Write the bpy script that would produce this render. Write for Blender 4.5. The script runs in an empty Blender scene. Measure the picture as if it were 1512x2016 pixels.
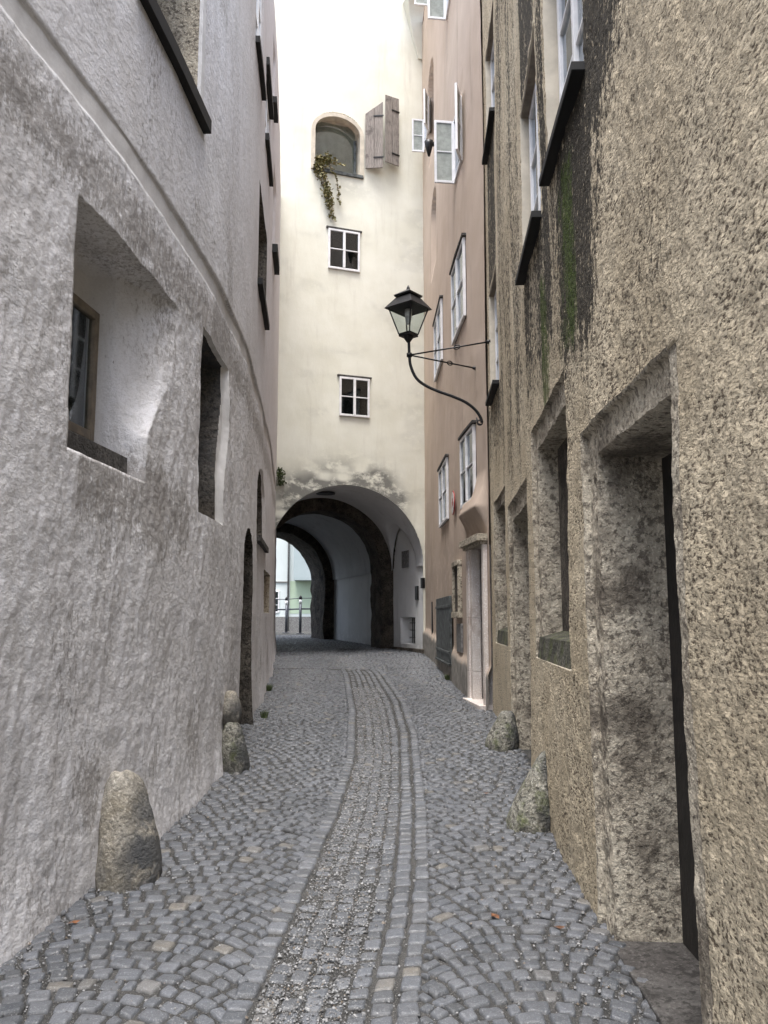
import bpy, math, random
import numpy as np
random.seed(7); rng = np.random.default_rng(11)
R = math.radians
S = bpy.context.scene
col = S.collection

# ------------------------------------------------------------------ camera, sky, sun, exposure
PITCH = R(7.41); FPX = 1630.0; EYE = 1.6
cd = bpy.data.cameras.new('camera'); cam = bpy.data.objects.new('camera', cd); col.objects.link(cam)
cam.location = (0, 0, EYE); cam.rotation_euler = (R(90) + PITCH, 0, 0)
cd.sensor_fit = 'HORIZONTAL'; cd.sensor_width = 36.0; cd.lens = 36.0 * FPX / 1512.0
cd.clip_start = 0.05; cd.clip_end = 3000
S.camera = cam
SUN_EL, SUN_AZ = 76, 190     # azimuth clockwise from +Y
w = bpy.data.worlds.new('World'); S.world = w; w.use_nodes = True
nt = w.node_tree; bg = nt.nodes['Background']
sky = nt.nodes.new('ShaderNodeTexSky'); sky.sky_type = 'NISHITA'; sky.sun_disc = False
sky.sun_elevation = R(SUN_EL); sky.sun_rotation = R(SUN_AZ); sky.dust_density = 4.0; sky.air_density = 1.0
hs = nt.nodes.new('ShaderNodeHueSaturation'); hs.inputs['Saturation'].default_value = 0.66
nt.links.new(sky.outputs[0], hs.inputs['Color']); nt.links.new(hs.outputs[0], bg.inputs['Color'])
bg.inputs['Strength'].default_value = 0.15
sd = bpy.data.lights.new('sun', 'SUN'); sd.energy = 1.5; sd.angle = R(30); sd.color = (1, 0.985, 0.96)
sun = bpy.data.objects.new('sun', sd); col.objects.link(sun)
sun.rotation_euler = (R(90 - SUN_EL), 0, R(180 - SUN_AZ))
S.view_settings.view_transform = 'Standard'; S.view_settings.look = 'None'
S.view_settings.exposure = 1.88; S.view_settings.gamma = 1.0
S.cycles.use_denoising = True
S.cycles.max_bounces = 10; S.cycles.diffuse_bounces = 8; S.cycles.glossy_bounces = 3
S.cycles.use_adaptive_sampling = True; S.cycles.adaptive_threshold = 0.012

# ------------------------------------------------------------------ small maths
CT, ST = math.cos(PITCH), math.sin(PITCH)
def ray(px, py):
    a = (px - 756) / FPX; b = (1008 - py) / FPX
    return np.array([a, CT - b * ST, ST + b * CT])
def atY(px, py, Y):                       # the point at distance Y down the street
    r = ray(px, py); t = Y / r[1]; return (r[0] * t, Y, EYE + r[2] * t)

def vnoise(P, seed=0):                    # smooth value noise, P (N,3) -> -1..1
    P = np.asarray(P, float); I = np.floor(P).astype(np.int64); F = P - I
    F = F * F * F * (F * (F * 6 - 15) + 10)
    def h(dx, dy, dz):
        n = (I[:, 0] + dx) * 374761393 + (I[:, 1] + dy) * 668265263 + (I[:, 2] + dz) * 2147483647 + seed * 1274126177
        n = (n ^ (n >> 13)) * 1274126177 & 0xffffffff
        n = (n ^ (n >> 16)) & 0xffffffff
        return (n % 65536) / 32767.5 - 1
    x, y, z = F[:, 0], F[:, 1], F[:, 2]
    def l(a, b, t): return a + (b - a) * t
    return l(l(l(h(0,0,0), h(1,0,0), x), l(h(0,1,0), h(1,1,0), x), y),
             l(l(h(0,0,1), h(1,0,1), x), l(h(0,1,1), h(1,1,1), x), y), z)
def fbm(P, sc, octs=3, seed=0):
    P = np.asarray(P, float) * np.asarray(sc, float); r = 0; a = 1; tot = 0
    for o in range(octs):
        r = r + a * vnoise(P * 2 ** o + 17.3 * o, seed + o); tot += a; a *= 0.5
    return r / tot
def sstep(a, b, x): t = np.clip((x - a) / (b - a), 0, 1); return t * t * (3 - 2 * t)

def ground(X, Y):
    X = np.asarray(X, float); Y = np.asarray(Y, float)
    z = np.where(Y < 20, .045 * (Y - 2), .81 + .02 * (Y - 20)); z = np.where(Y > 31, 1.03 + 0 * Y, z); z = np.where(Y < -10, -.54, z)
    xc = np.interp(Y, [3.5, 6, 9, 12, 16, 19.5], [-.28, -.12, -.05, -.12, -.42, -.9])
    return z - .03 * np.exp(-((X - xc) / .35) ** 2) * (np.abs(Y) < 22)

# ------------------------------------------------------------------ mesh helpers
def obj(name, V, F, mat=None, parent=None, smooth=False, attrs=None, link=True):
    me = bpy.data.meshes.new(name)
    V = np.asarray(V, np.float32)
    if isinstance(F, np.ndarray):
        n, k = F.shape
        me.vertices.add(len(V)); me.vertices.foreach_set('co', V.ravel())
        me.loops.add(n * k); me.loops.foreach_set('vertex_index', F.astype(np.int32).ravel())
        me.polygons.add(n); me.polygons.foreach_set('loop_start', np.arange(0, n * k, k, dtype=np.int32))
        me.polygons.foreach_set('loop_total', np.full(n, k, np.int32))
        me.update(calc_edges=True); me.validate()
    else:
        me.from_pydata([tuple(map(float, v)) for v in V], [], F); me.update()
    if smooth: me.polygons.foreach_set('use_smooth', np.ones(len(me.polygons), bool))
    for k, a in (attrs or {}).items():
        at = me.attributes.new(k, 'FLOAT', 'POINT'); at.data.foreach_set('value', np.asarray(a, np.float32))
    if mat: me.materials.append(mat)
    o = bpy.data.objects.new(name, me); col.objects.link(o)
    if parent: o.parent = parent
    return o
def empty(name, loc=(0, 0, 0)):
    o = bpy.data.objects.new(name, None); col.objects.link(o); o.location = loc; o.empty_display_size = .2
    return o
def tag(o, label, cat, group=None, kind=None):
    if label: o['label'] = label
    if cat: o['category'] = cat
    if group: o['group'] = group
    if kind: o['kind'] = kind
    return o
class MB:                                   # collects pieces for ONE mesh
    def __init__(s): s.V = []; s.F = []
    def add(s, V, F):
        b = len(s.V); s.V += [tuple(v) for v in V]; s.F += [tuple(i + b for i in f) for f in F]
    def box(s, F, u0, u1, v0, v1, w0, w1, sub=1):
        P = []; n = sub
        for i in range(n + 1):
            u = u0 + (u1 - u0) * i / n
            for (v, w_) in ((v0, w0), (v1, w0), (v1, w1), (v0, w1)): P.append(F(u, v, w_))
        f = [(0, 1, 2, 3), (4 * n + 3, 4 * n + 2, 4 * n + 1, 4 * n)]
        for i in range(n):
            for k in range(4): f.append((4 * i + k, 4 * i + 4 + k, 4 * i + 4 + (k + 1) % 4, 4 * i + (k + 1) % 4))
        s.add(P, f)
    def tube(s, pts, r, n=8):
        pts = [np.array(p, float) for p in pts]; rr = r if hasattr(r, '__len__') else [r] * len(pts); b = []
        up = np.array([0.03, .05, 1.0])
        for i, p in enumerate(pts):
            d = pts[min(i + 1, len(pts) - 1)] - pts[max(i - 1, 0)]; d = d / (np.linalg.norm(d) + 1e-9)
            a = np.cross(d, up if abs(d[2]) < .95 else np.array([1., 0, 0])); a /= np.linalg.norm(a); c = np.cross(d, a)
            b += [tuple(p + rr[i] * (math.cos(t) * a + math.sin(t) * c)) for t in [2 * math.pi * k / n for k in range(n)]]
        f = [(i * n + k, i * n + (k + 1) % n, (i + 1) * n + (k + 1) % n, (i + 1) * n + k) for i in range(len(pts) - 1) for k in range(n)]
        f += [tuple(range(n))[::-1], tuple((len(pts) - 1) * n + k for k in range(n))]
        s.add(b, f)
    def obj(s, name, mat, parent=None, smooth=False):
        o = obj(name, s.V, s.F, mat, parent, smooth)
        if not smooth and len(s.V) < 4000:
            m = o.modifiers.new('bevel', 'BEVEL'); m.width = .004; m.segments = 1; m.limit_method = 'ANGLE'
        return o
def box1(name, F, a, mat, parent=None, sub=1):
    m = MB(); m.box(F, *a, sub=sub); return m.obj(name, mat, parent)

# ------------------------------------------------------------------ materials
def NT(name):
    m = bpy.data.materials.new(name); m.use_nodes = True; n = m.node_tree
    return m, n, n.nodes['Principled BSDF']
class G:                                     # thin node writer
    def __init__(s, n): s.n = n; s.co = n.nodes.new('ShaderNodeTexCoord').outputs['Object']
    def L(s, a, b):
        if isinstance(a, (int, float)): b.default_value = a
        elif isinstance(a, tuple): b.default_value = a if len(a) == 4 else (*a, 1)
        else: s.n.links.new(a, b)
    def map(s, sc, rot=(0, 0, 0), loc=(0, 0, 0)):
        m = s.n.nodes.new('ShaderNodeMapping'); s.L(s.co, m.inputs[0]); m.inputs['Scale'].default_value = sc
        m.inputs['Rotation'].default_value = rot; m.inputs['Location'].default_value = loc; return m.outputs[0]
    def noise(s, sc, det=4, rough=.6, vec=None, dist=0):
        t = s.n.nodes.new('ShaderNodeTexNoise'); s.L(vec or s.co, t.inputs['Vector']); t.inputs['Scale'].default_value = sc
        t.inputs['Detail'].default_value = det; t.inputs['Roughness'].default_value = rough; t.inputs['Distortion'].default_value = dist
        return t.outputs['Fac']
    def vor(s, sc, vec=None, feat='F1', rnd=1):
        t = s.n.nodes.new('ShaderNodeTexVoronoi'); s.L(vec or s.co, t.inputs['Vector']); t.inputs['Scale'].default_value = sc; t.feature = feat
        t.inputs['Randomness'].default_value = rnd
        return t.outputs
    def ramp(s, f, a, b, lo=0., hi=1.):
        t = s.n.nodes.new('ShaderNodeMapRange'); t.interpolation_type = 'SMOOTHSTEP'; s.L(f, t.inputs[0])
        for i, v in enumerate((a, b, lo, hi)): t.inputs[i + 1].default_value = v
        return t.outputs[0]
    def mix(s, f, a, b, mode='MIX'):
        t = s.n.nodes.new('ShaderNodeMix'); t.data_type = 'RGBA'; t.blend_type = mode
        s.L(f, t.inputs[0]); s.L(a, t.inputs[6]); s.L(b, t.inputs[7]); return t.outputs[2]
    def m(s, op, a, b=0., c=None):
        t = s.n.nodes.new('ShaderNodeMath'); t.operation = op; s.L(a, t.inputs[0]); s.L(b, t.inputs[1])
        if c is not None: s.L(c, t.inputs[2])
        return t.outputs[0]
    def stain(s, sc, vec, amp, top):
        a = s.attr('stain'); n = s.m('MULTIPLY', s.m('SUBTRACT', s.noise(sc, 7, .75, vec), .5), amp)
        return s.m('MULTIPLY', s.ramp(s.m('ADD', a, n), .35, .75), s.ramp(a, .02, .3, 0, top))
    def attr(s, name):
        t = s.n.nodes.new('ShaderNodeAttribute'); t.attribute_name = name; return t.outputs['Fac']
    def bump(s, h, dist, strength=1., nrm=None):
        t = s.n.nodes.new('ShaderNodeBump'); s.L(h, t.inputs['Height']); t.inputs['Distance'].default_value = dist
        t.inputs['Strength'].default_value = strength
        if nrm: s.L(nrm, t.inputs['Normal'])
        return t.outputs[0]

def plain(name, c, rough=.6, metal=0., var=.15, sc=20, bump=.001):
    m, n, b = NT(name); g = G(n)
    f = g.noise(sc, 4)
    dk = tuple(x * (1 - var * 2.2) for x in c)
    g.L(g.mix(g.ramp(f, .3, .7), dk, tuple(min(1, x * (1 + var)) for x in c)), b.inputs['Base Color'])
    b.inputs['Roughness'].default_value = rough; b.inputs['Metallic'].default_value = metal
    if bump: g.L(g.bump(g.noise(sc * 3, 3), bump), b.inputs['Normal'])
    return m

def mat_grey():                # trowelled grey plaster, lavender towards the far upper part
    m, n, b = NT('grey_plaster'); g = G(n)
    v = g.map((1, 1, .45)); vs = g.map((1, 1, .12))
    big = g.noise(1.3, 4); md = g.noise(7, 5, .65, g.map((1, 1, .7))); fine = g.noise(60, 5, .75, g.map((1, .6, 1))); st = g.noise(6, 4, .6, vs)
    c = g.mix(g.ramp(md, .3, .7), (.62, .61, .615), (.70, .695, .715))
    c = g.mix(g.ramp(big, .45, .65, 0, .5), c, (.53, .515, .51))
    c = g.mix(g.m('MULTIPLY', g.ramp(st, .5, .72), .22), c, (.36, .35, .345))
    # rub-through specks cluster into rough patches
    patch = g.ramp(g.noise(1.7, 3, .6, v), .47, .66)
    speck = g.ramp(g.noise(38, 5, .75, v), .50, .60)
    c = g.mix(g.m('MULTIPLY', g.m('MULTIPLY', patch, speck), .65), c, (.16, .14, .125))
    c = g.mix(g.m('MULTIPLY', g.ramp(g.vor(23, v)[0], .16, .05), g.ramp(big, .5, .6, 0, .7)), c, (.10, .09, .08))
    c = g.mix(g.ramp(g.noise(70, 6, .8, g.map((1, .6, 1))), .50, .39, 0, .34), c, (.30, .28, .27))
    c = g.mix(g.attr('tint'), c, g.mix(g.ramp(md, .3, .7), (.54, .52, .53), (.62, .60, .615)))
    c = g.mix(g.attr('smooth'), c, g.mix(g.ramp(fine, .3, .7), (.55, .535, .525), (.62, .61, .60)))
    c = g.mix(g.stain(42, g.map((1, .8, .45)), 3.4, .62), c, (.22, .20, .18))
    g.L(c, b.inputs['Base Color']); b.inputs['Roughness'].default_value = .93; b.inputs['Specular IOR Level'].default_value = .3
    h = g.m('ADD', g.m('MULTIPLY', md, .35), g.m('MULTIPLY', g.noise(22, 5, .62, g.map((1, .65, .9))), .85))
    h = g.m('ADD', h, g.m('MULTIPLY', fine, .22))
    h = g.m('MULTIPLY', h, g.m('SUBTRACT', 1.0, g.m('MULTIPLY', g.m('MAXIMUM', g.attr('smooth'), g.m('MULTIPLY', g.attr('tint'), .6)), .88)))
    g.L(g.bump(h, .014, 1.0), b.inputs['Normal'])
    return m
def mat_ochre():               # roughcast, pitted
    m, n, b = NT('ochre_roughcast'); g = G(n)
    v = g.map((1, .55, 1.1), (R(-12), 0, 0)); vs = g.map((1, 1, .06))
    big = g.noise(1.1, 4); pit = g.noise(64, 5, .58, v, .0); med = g.noise(9, 4, .6, v); st = g.noise(7, 4, .6, vs)
    c = g.mix(g.ramp(big, .35, .65), (.62, .525, .375), (.72, .625, .465))
    dens = g.ramp(g.noise(2.6, 4, .6), .38, .62, -.045, .032); pd = g.m('SUBTRACT', pit, dens)
    c = g.mix(g.ramp(pd, .445, .385), c, (.15, .12, .085))
    c = g.mix(g.m('MULTIPLY', g.ramp(g.noise(75, 3), .45, .36), .6), c, (.26, .21, .155))
    c = g.mix(g.ramp(st, .50, .72, 0, .25), c, (.30, .26, .20))
    sn = g.ramp(g.noise(12, 5, .7, vs), .36, .56)
    c = g.mix(g.stain(34, g.map((1, .8, .5)), 4.2, .94), c, g.mix(g.ramp(g.noise(70, 4), .42, .66), (.014, .013, .011), (.075, .066, .052)))
    c = g.mix(g.m('MULTIPLY', g.ramp(g.m('ADD', g.attr('moss'), g.m('MULTIPLY', g.m('SUBTRACT', g.noise(24, 5, .7, g.map((1, .8, .3))), .5), 1.2)), .3, .7), g.ramp(g.attr('moss'), .02, .2, 0, .85)), c, g.mix(g.ramp(g.noise(60, 3), .4, .6), (.028, .045, .006), (.085, .13, .018)))
    c = g.mix(g.attr('smooth'), c, (.50, .45, .36))
    g.L(c, b.inputs['Base Color']); b.inputs['Roughness'].default_value = .95; b.inputs['Specular IOR Level'].default_value = .25
    h = g.m('ADD', g.m('MULTIPLY', g.ramp(pit, .30, .62), 1.0), g.m('MULTIPLY', med, .9))
    h = g.m('ADD', h, g.m('MULTIPLY', g.noise(110, 3), .12))
    h = g.m('MULTIPLY', h, g.m('SUBTRACT', 1.0, g.m('MULTIPLY', g.attr('smooth'), .93)))
    g.L(g.bump(h, .016, 1.0), b.inputs['Normal'])
    return m
def mat_soft(name, c0, c1, dirt, bump=.006, stainc=(.12, .11, .10), plinth=None):   # soft painted plaster
    m, n, b = NT(name); g = G(n)
    v = g.map((1, 1, .5)); vs = g.map((1, 1, .1))
    c = g.mix(g.ramp(g.noise(1.2, 5), .3, .7), c0, c1)
    c = g.mix(g.ramp(g.noise(3.5, 6, .7, vs), .52, .78, 0, .5), c, dirt)
    c = g.mix(g.ramp(g.noise(16, 6, .75, v), .64, .76, 0, .55), c, dirt)
    if plinth: c = g.mix(g.attr('smooth'), c, g.mix(g.ramp(g.noise(6, 5), .35, .65), plinth, tuple(x * 1.6 for x in plinth)))
    c = g.mix(g.m('MULTIPLY', g.m('MULTIPLY', g.attr('stain'), g.ramp(g.noise(3.2, 7, .72, g.map((1, 1, 1.5))), .34, .54)), .85), c, stainc)
    g.L(c, b.inputs['Base Color']); b.inputs['Roughness'].default_value = .92; b.inputs['Specular IOR Level'].default_value = .3
    h = g.m('ADD', g.noise(5, 4, .6, v), g.m('MULTIPLY', g.noise(40, 4, .7), .35))
    g.L(g.bump(h, bump, 1.0), b.inputs['Normal'])
    return m
def mat_stone(name, c0, c1, dark, big=3., pits=1., bump=.012, moss=0.):     # conglomerate / rough stone
    m, n, b = NT(name); g = G(n)
    vo = g.vor(38); vo2 = g.vor(15)
    c = g.mix(g.ramp(g.noise(big, 5, .65), .35, .65), c0, c1)
    c = g.mix(g.m('MULTIPLY', g.ramp(g.noise(60, 4, .7), .52, .62), .5), c, tuple(min(1, x * 1.7) for x in c1))
    c = g.mix(g.m('MULTIPLY', g.ramp(g.noise(26, 5, .7), .50, .40), .85 * pits), c, dark)
    c = g.mix(g.ramp(g.noise(2.2, 5, .65), .50, .66, 0, .8), c, dark)
    if moss: c = g.mix(g.ramp(g.noise(6, 5, .7), .45, .62, 0, moss), c, (.10, .12, .035))
    c = g.mix(g.m('MULTIPLY', g.attr('stain'), g.ramp(g.noise(9, 5), .3, .5)), c, (.06, .062, .065))
    g.L(c, b.inputs['Base Color']); b.inputs['Roughness'].default_value = .9; b.inputs['Specular IOR Level'].default_value = .3
    h = g.m('ADD', g.m('MULTIPLY', g.noise(9, 5, .65), .8), g.m('MULTIPLY', g.ramp(g.noise(32, 4, .65), .36, .6), .45))
    h = g.m('ADD', h, g.m('MULTIPLY', g.noise(110, 3), .15))
    g.L(g.bump(h, bump, 1.0), b.inputs['Normal'])
    return m
def mat_cobble():
    m, n, b = NT('granite_sett'); g = G(n)
    t = g.attr('tone'); wm = g.attr('warm')
    c = g.mix(t, (.044, .050, .059), (.105, .114, .131))
    c = g.mix(wm, c, (.14, .128, .108))
    c = g.mix(g.ramp(g.noise(14, 5, .7), .4, .66, 0, .45), c, (.075, .078, .083))
    c = g.mix(g.m('MULTIPLY', g.ramp(g.noise(170, 3, .7), .56, .66), .5), c, (.36, .37, .38))
    c = g.mix(g.m('MULTIPLY', g.attr('edge'), .8), c, (.035, .033, .03))
    g.L(c, b.inputs['Base Color']); g.L(g.ramp(g.noise(25, 3), .3, .7, .35, .62), b.inputs['Roughness'])
    h = g.m('ADD', g.noise(42, 4, .6), g.m('MULTIPLY', g.noise(190, 3), .4))
    g.L(g.bump(h, .0055, 1.0), b.inputs['Normal'])
    return m
def mat_soil():
    m, n, b = NT('grit_joint'); g = G(n)
    c = g.mix(g.ramp(g.noise(4, 4), .35, .65), (.027, .027, .026), (.052, .051, .049))
    vo = g.vor(120)
    c = g.mix(g.ramp(vo[0], .34, .12, 0, .75), c, g.mix(g.ramp(g.noise(90, 2), .4, .6), (.10, .095, .085), (.36, .35, .33)))
    g.L(c, b.inputs['Base Color']); b.inputs['Roughness'].default_value = .95
    g.L(g.bump(g.m('SUBTRACT', 1.0, vo[0]), .008, 1.0), b.inputs['Normal'])
    return m
def mat_glass(name, tint=(.02, .024, .028), refl=.5, rough=.04):
    m, n, b = NT(name)
    n.nodes.remove(b); o = n.nodes['Material Output']
    tr = n.nodes.new('ShaderNodeBsdfTransparent'); tr.inputs[0].default_value = (.8, .84, .84, 1)
    gl = n.nodes.new('ShaderNodeBsdfGlossy'); gl.inputs['Roughness'].default_value = rough; gl.inputs['Color'].default_value = (.9, .95, 1, 1)
    fr = n.nodes.new('ShaderNodeLayerWeight'); fr.inputs[0].default_value = refl
    mx = n.nodes.new('ShaderNodeMixShader'); n.links.new(fr.outputs['Fresnel'], mx.inputs[0])
    n.links.new(tr.outputs[0], mx.inputs[1]); n.links.new(gl.outputs[0], mx.inputs[2]); n.links.new(mx.outputs[0], o.inputs[0])
    return m
def mat_wood():
    m, n, b = NT('weathered_wood'); g = G(n)
    v = g.map((30, 30, 1.6)); c = g.mix(g.ramp(g.noise(3, 6, .7, v), .3, .7), (.10, .085, .075), (.33, .295, .265))
    c = g.mix(g.ramp(g.noise(4, 4), .55, .7, 0, .7), c, (.05, .04, .035))
    g.L(c, b.inputs['Base Color']); b.inputs['Roughness'].default_value = .85
    g.L(g.bump(g.noise(3, 6, .7, v), .006), b.inputs['Normal']); return m
def mat_leaf(name, a, b_):
    m, n, b = NT(name); g = G(n)
    g.L(g.mix(g.ramp(g.noise(30, 2), .35, .65), a, b_), b.inputs['Base Color']); b.inputs['Roughness'].default_value = .6
    return m

M = dict(
    grey=mat_grey(), ochre=mat_ochre(),
    pink=mat_soft('pink_plaster', (.46, .37, .295), (.52, .425, .35), (.26, .205, .16), .006, (.16, .12, .10), (.22, .21, .19)),
    cream=mat_soft('cream_plaster', (.665, .655, .56), (.735, .73, .645), (.48, .45, .38), .006, (.11, .11, .105)),
    white=mat_soft('white_lime', (.70, .71, .71), (.78, .79, .79), (.42, .42, .41), .008, (.2, .2, .2)),
    vault=mat_soft('vault_lime', (.55, .56, .57), (.63, .64, .65), (.28, .28, .28), .010, (.2, .2, .2)),
    mint=mat_soft('mint_plaster', (.44, .54, .41), (.48, .58, .45), (.40, .48, .38), .003), bay=mat_soft('bay_plaster', (.34, .40, .41), (.38, .44, .45), (.3, .36, .36), .003),
    palewall=mat_soft('pale_plaster', (.56, .61, .61), (.60, .65, .65), (.5, .54, .54), .003),
    stone=mat_stone('conglomerate_stone', (.37, .325, .255), (.50, .45, .36), (.09, .075, .06), pits=.9, bump=.014),
    darkstone=mat_stone('dark_rib_stone', (.050, .042, .034), (.115, .098, .078), (.018, .015, .013), big=4, bump=.03),
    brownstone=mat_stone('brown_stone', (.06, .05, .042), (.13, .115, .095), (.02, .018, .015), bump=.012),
    slate=mat_stone('slate_sill', (.06, .055, .052), (.10, .095, .09), (.03, .028, .026), bump=.008),
    mossill=mat_stone('mossy_sill', (.07, .068, .055), (.14, .135, .11), (.03, .03, .025), bump=.02, moss=.5),
    boulder=mat_stone('boulder_stone', (.23, .205, .16), (.34, .32, .28), (.075, .07, .062), big=4.5, pits=.4, bump=.014, moss=.0),
    mossboulder=mat_stone('mossy_boulder', (.22, .21, .17), (.36, .35, .31), (.06, .058, .05), big=7, bump=.03, moss=.6),
    marble=mat_stone('pale_door_stone', (.62, .55, .50), (.70, .64, .59), (.45, .37, .32), pits=.12, bump=.003),
    cobble=mat_cobble(), soil=mat_soil(),
    paint=plain('white_paint', (.76, .76, .77), .45, 0, .06, 6, .0008),
    cream_reveal=plain('cream_reveal', (.55, .50, .41), .9, 0, .08, 5, .002),
    white_reveal=plain('white_reveal', (.62, .61, .60), .9, 0, .06, 6, .003),
    tan=plain('tan_frame', (.17, .14, .105), .6, 0, .15, 12),
    iron=plain('black_iron', (.012, .012, .013), .42, .3, .2, 60, .0008),
    sill=plain('black_sheet', (.005, .005, .005), .75, .0, .2, 8),
    oldmetal=plain('grey_sheet_metal', (.085, .095, .095), .6, .2, .35, 9, .002),
    darkdoor=plain('dark_door', (.012, .010, .009), .7, 0, .3, 9, .003),
    interior=plain('dark_interior', (.02, .018, .016), .95, 0, .1, 5, 0),
    curtain=plain('curtain_cloth', (.34, .36, .33), .9, 0, .1, 9, .001),
    glass=mat_glass('glass', refl=.35), darkglass=mat_glass('dark_glass', refl=.08), lampglass=mat_glass('lantern_glass', refl=.06, rough=.3),
    wood=mat_wood(), rooftile=plain('roof_tile', (.16, .08, .05), .8, 0, .3, 14, .01),
    signwhite=plain('enamel_white', (.75, .73, .70), .35), signred=plain('enamel_red', (.42, .03, .03), .35),
    plaque=plain('grey_plaque', (.20, .195, .19), .7, 0, .2, 20),
    ivy=mat_leaf('ivy_leaf', (.075, .085, .02), (.20, .155, .055)), stem=plain('ivy_stem', (.10, .07, .045), .8),
    green=mat_leaf('green_leaf', (.03, .05, .012), (.07, .09, .025)),
    deadleaf=plain('dead_leaf', (.16, .065, .025), .8, 0, .3, 40),
    gravel=None, terracotta=plain('terracotta', (.30, .10, .05), .8), steel=plain('bollard_steel', (.07, .075, .09), .4, .5),
)
def mat_gravel():
    m, n, b = NT('gravel_chip'); g = G(n)
    c = g.mix(g.attr('tone'), (.05, .050, .051), (.32, .322, .325)); c = g.mix(g.attr('warm'), c, (.15, .11, .07))
    g.L(c, b.inputs['Base Color']); b.inputs['Roughness'].default_value = .75; return m
M['gravel'] = mat_gravel()

# ------------------------------------------------------------------ the two street walls as plan curves
def curve(Ys, Xs):
    yy = np.linspace(-9, 23, 1601); x = np.interp(yy, Ys, Xs)
    k = np.exp(-(np.arange(-30, 31) / 14.) ** 2); k /= k.sum()
    xs = np.convolve(np.pad(x, 30, mode='edge'), k, 'valid'); d = np.gradient(xs, yy)
    return lambda Y: (np.interp(Y, yy, xs), np.interp(Y, yy, d))
cL = curve([-9, -4, 0, 3.7, 4.6, 5.5, 7.1, 8.9, 9.6, 13.8, 18.2, 23], [-3.3, -2.7, -2.2, -1.75, -1.64, -1.56, -1.47, -1.52, -1.57, -1.93, -2.42, -3.02])
cR = curve([-9, 0, 4, 5.2, 6.8, 8.3, 9.9, 11.3, 12.5], [.95, .98, 1.05, 1.1, 1.2, 1.3, 1.40, 1.45, 1.48])
cP = curve([8, 11.1, 12, 13, 15, 17.7, 20, 23], [1.55, 1.42, 1.31, 1.24, 1.17, 1.10, 1.0, .85])
def wallF(c, side):            # (Y, z, out) -> xyz ; out > 0 is into the street ; side = +1 for the left wall
    def F(Y, z, out):
        x, d = c(Y); n = math.sqrt(1 + float(d) ** 2) if np.isscalar(Y) else np.sqrt(1 + d ** 2)
        return (x + side * out / n, Y - side * d * out / n, z)
    return F
FL, FR, FP = wallF(cL, 1), wallF(cR, -1), wallF(cP, -1)
O_ = np.array([1.0, 20.0]); ES = np.array([.943, .332]); ET = np.array([-.332, .943])
def FT(s, z, out):             # tower face
    return (O_[0] + s * ES[0] - out * ET[0], O_[1] + s * ES[1] - out * ET[1], z)
def FW(t, z, out):             # passage right wall, out towards the passage
    return (O_[0] + t * ET[0] - out * ES[0], O_[1] + t * ET[1] - out * ES[1], z)
def FG(s, t, z):               # passage, s across, t along
    return (O_[0] + s * ES[0] + t * ET[0], O_[1] + s * ES[1] + t * ET[1], z)
def wl(px, py, c):             # photo pixel -> (Y, z) on a wall
    r = ray(px, py); ys = np.linspace(1.5, 21, 4000); g = c(ys)[0] - r[0] / r[1] * ys
    s = np.where(np.sign(g[:-1]) != np.sign(g[1:]))[0][0]; return ys[s], EYE + r[2] / r[1] * ys[s]

def lines(segs, breaks, wdt=.008, n=7):
    L = []
    for a, b, st in segs: L += list(np.arange(a, b, st))
    L.append(segs[-1][1]); L = np.array(L)
    for x in breaks: L = L[np.abs(L - x) > wdt * 1.2]
    for x in breaks: L = np.concatenate([L, x + np.linspace(-wdt / 2, wdt / 2, n)])
    return np.unique(np.round(L, 5))
class Pk:                      # a pocket let into a wall
    def __init__(s, u0, u1, v0, v1, d, part=None, mat=None, far=0., top=None, arch=None, far_fn=None, w=.008):
        s.__dict__.update(locals())
    def depth(s, U, V):
        def st(x, wd): wd = np.maximum(wd, s.w); return np.clip(x / wd + .5 * (wd <= s.w), 0, 1)
        v1 = s.v1 + 0 * U
        if s.arch: t = np.clip((U - s.u0) / (s.u1 - s.u0) * 2 - 1, -1, 1); v1 = s.v1 + s.arch * np.sqrt(1 - t * t)
        a = st(U - s.u0, s.w); b = st(v1 - V, s.w); c = st(V - s.v0, s.w)
        if s.far_fn:
            u1, wd = s.far_fn(V); e = np.clip((u1 - U) / np.maximum(wd, s.w), 0, 1); e = e ** (.8 + .95 * sstep(.1, .7, wd)); dsc = np.where(wd > .01, 1, 1)
        else: e = st(s.u1 - U, s.far or s.w)
        return s.d * np.minimum(np.minimum(a, b), np.minimum(c, e))
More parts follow.
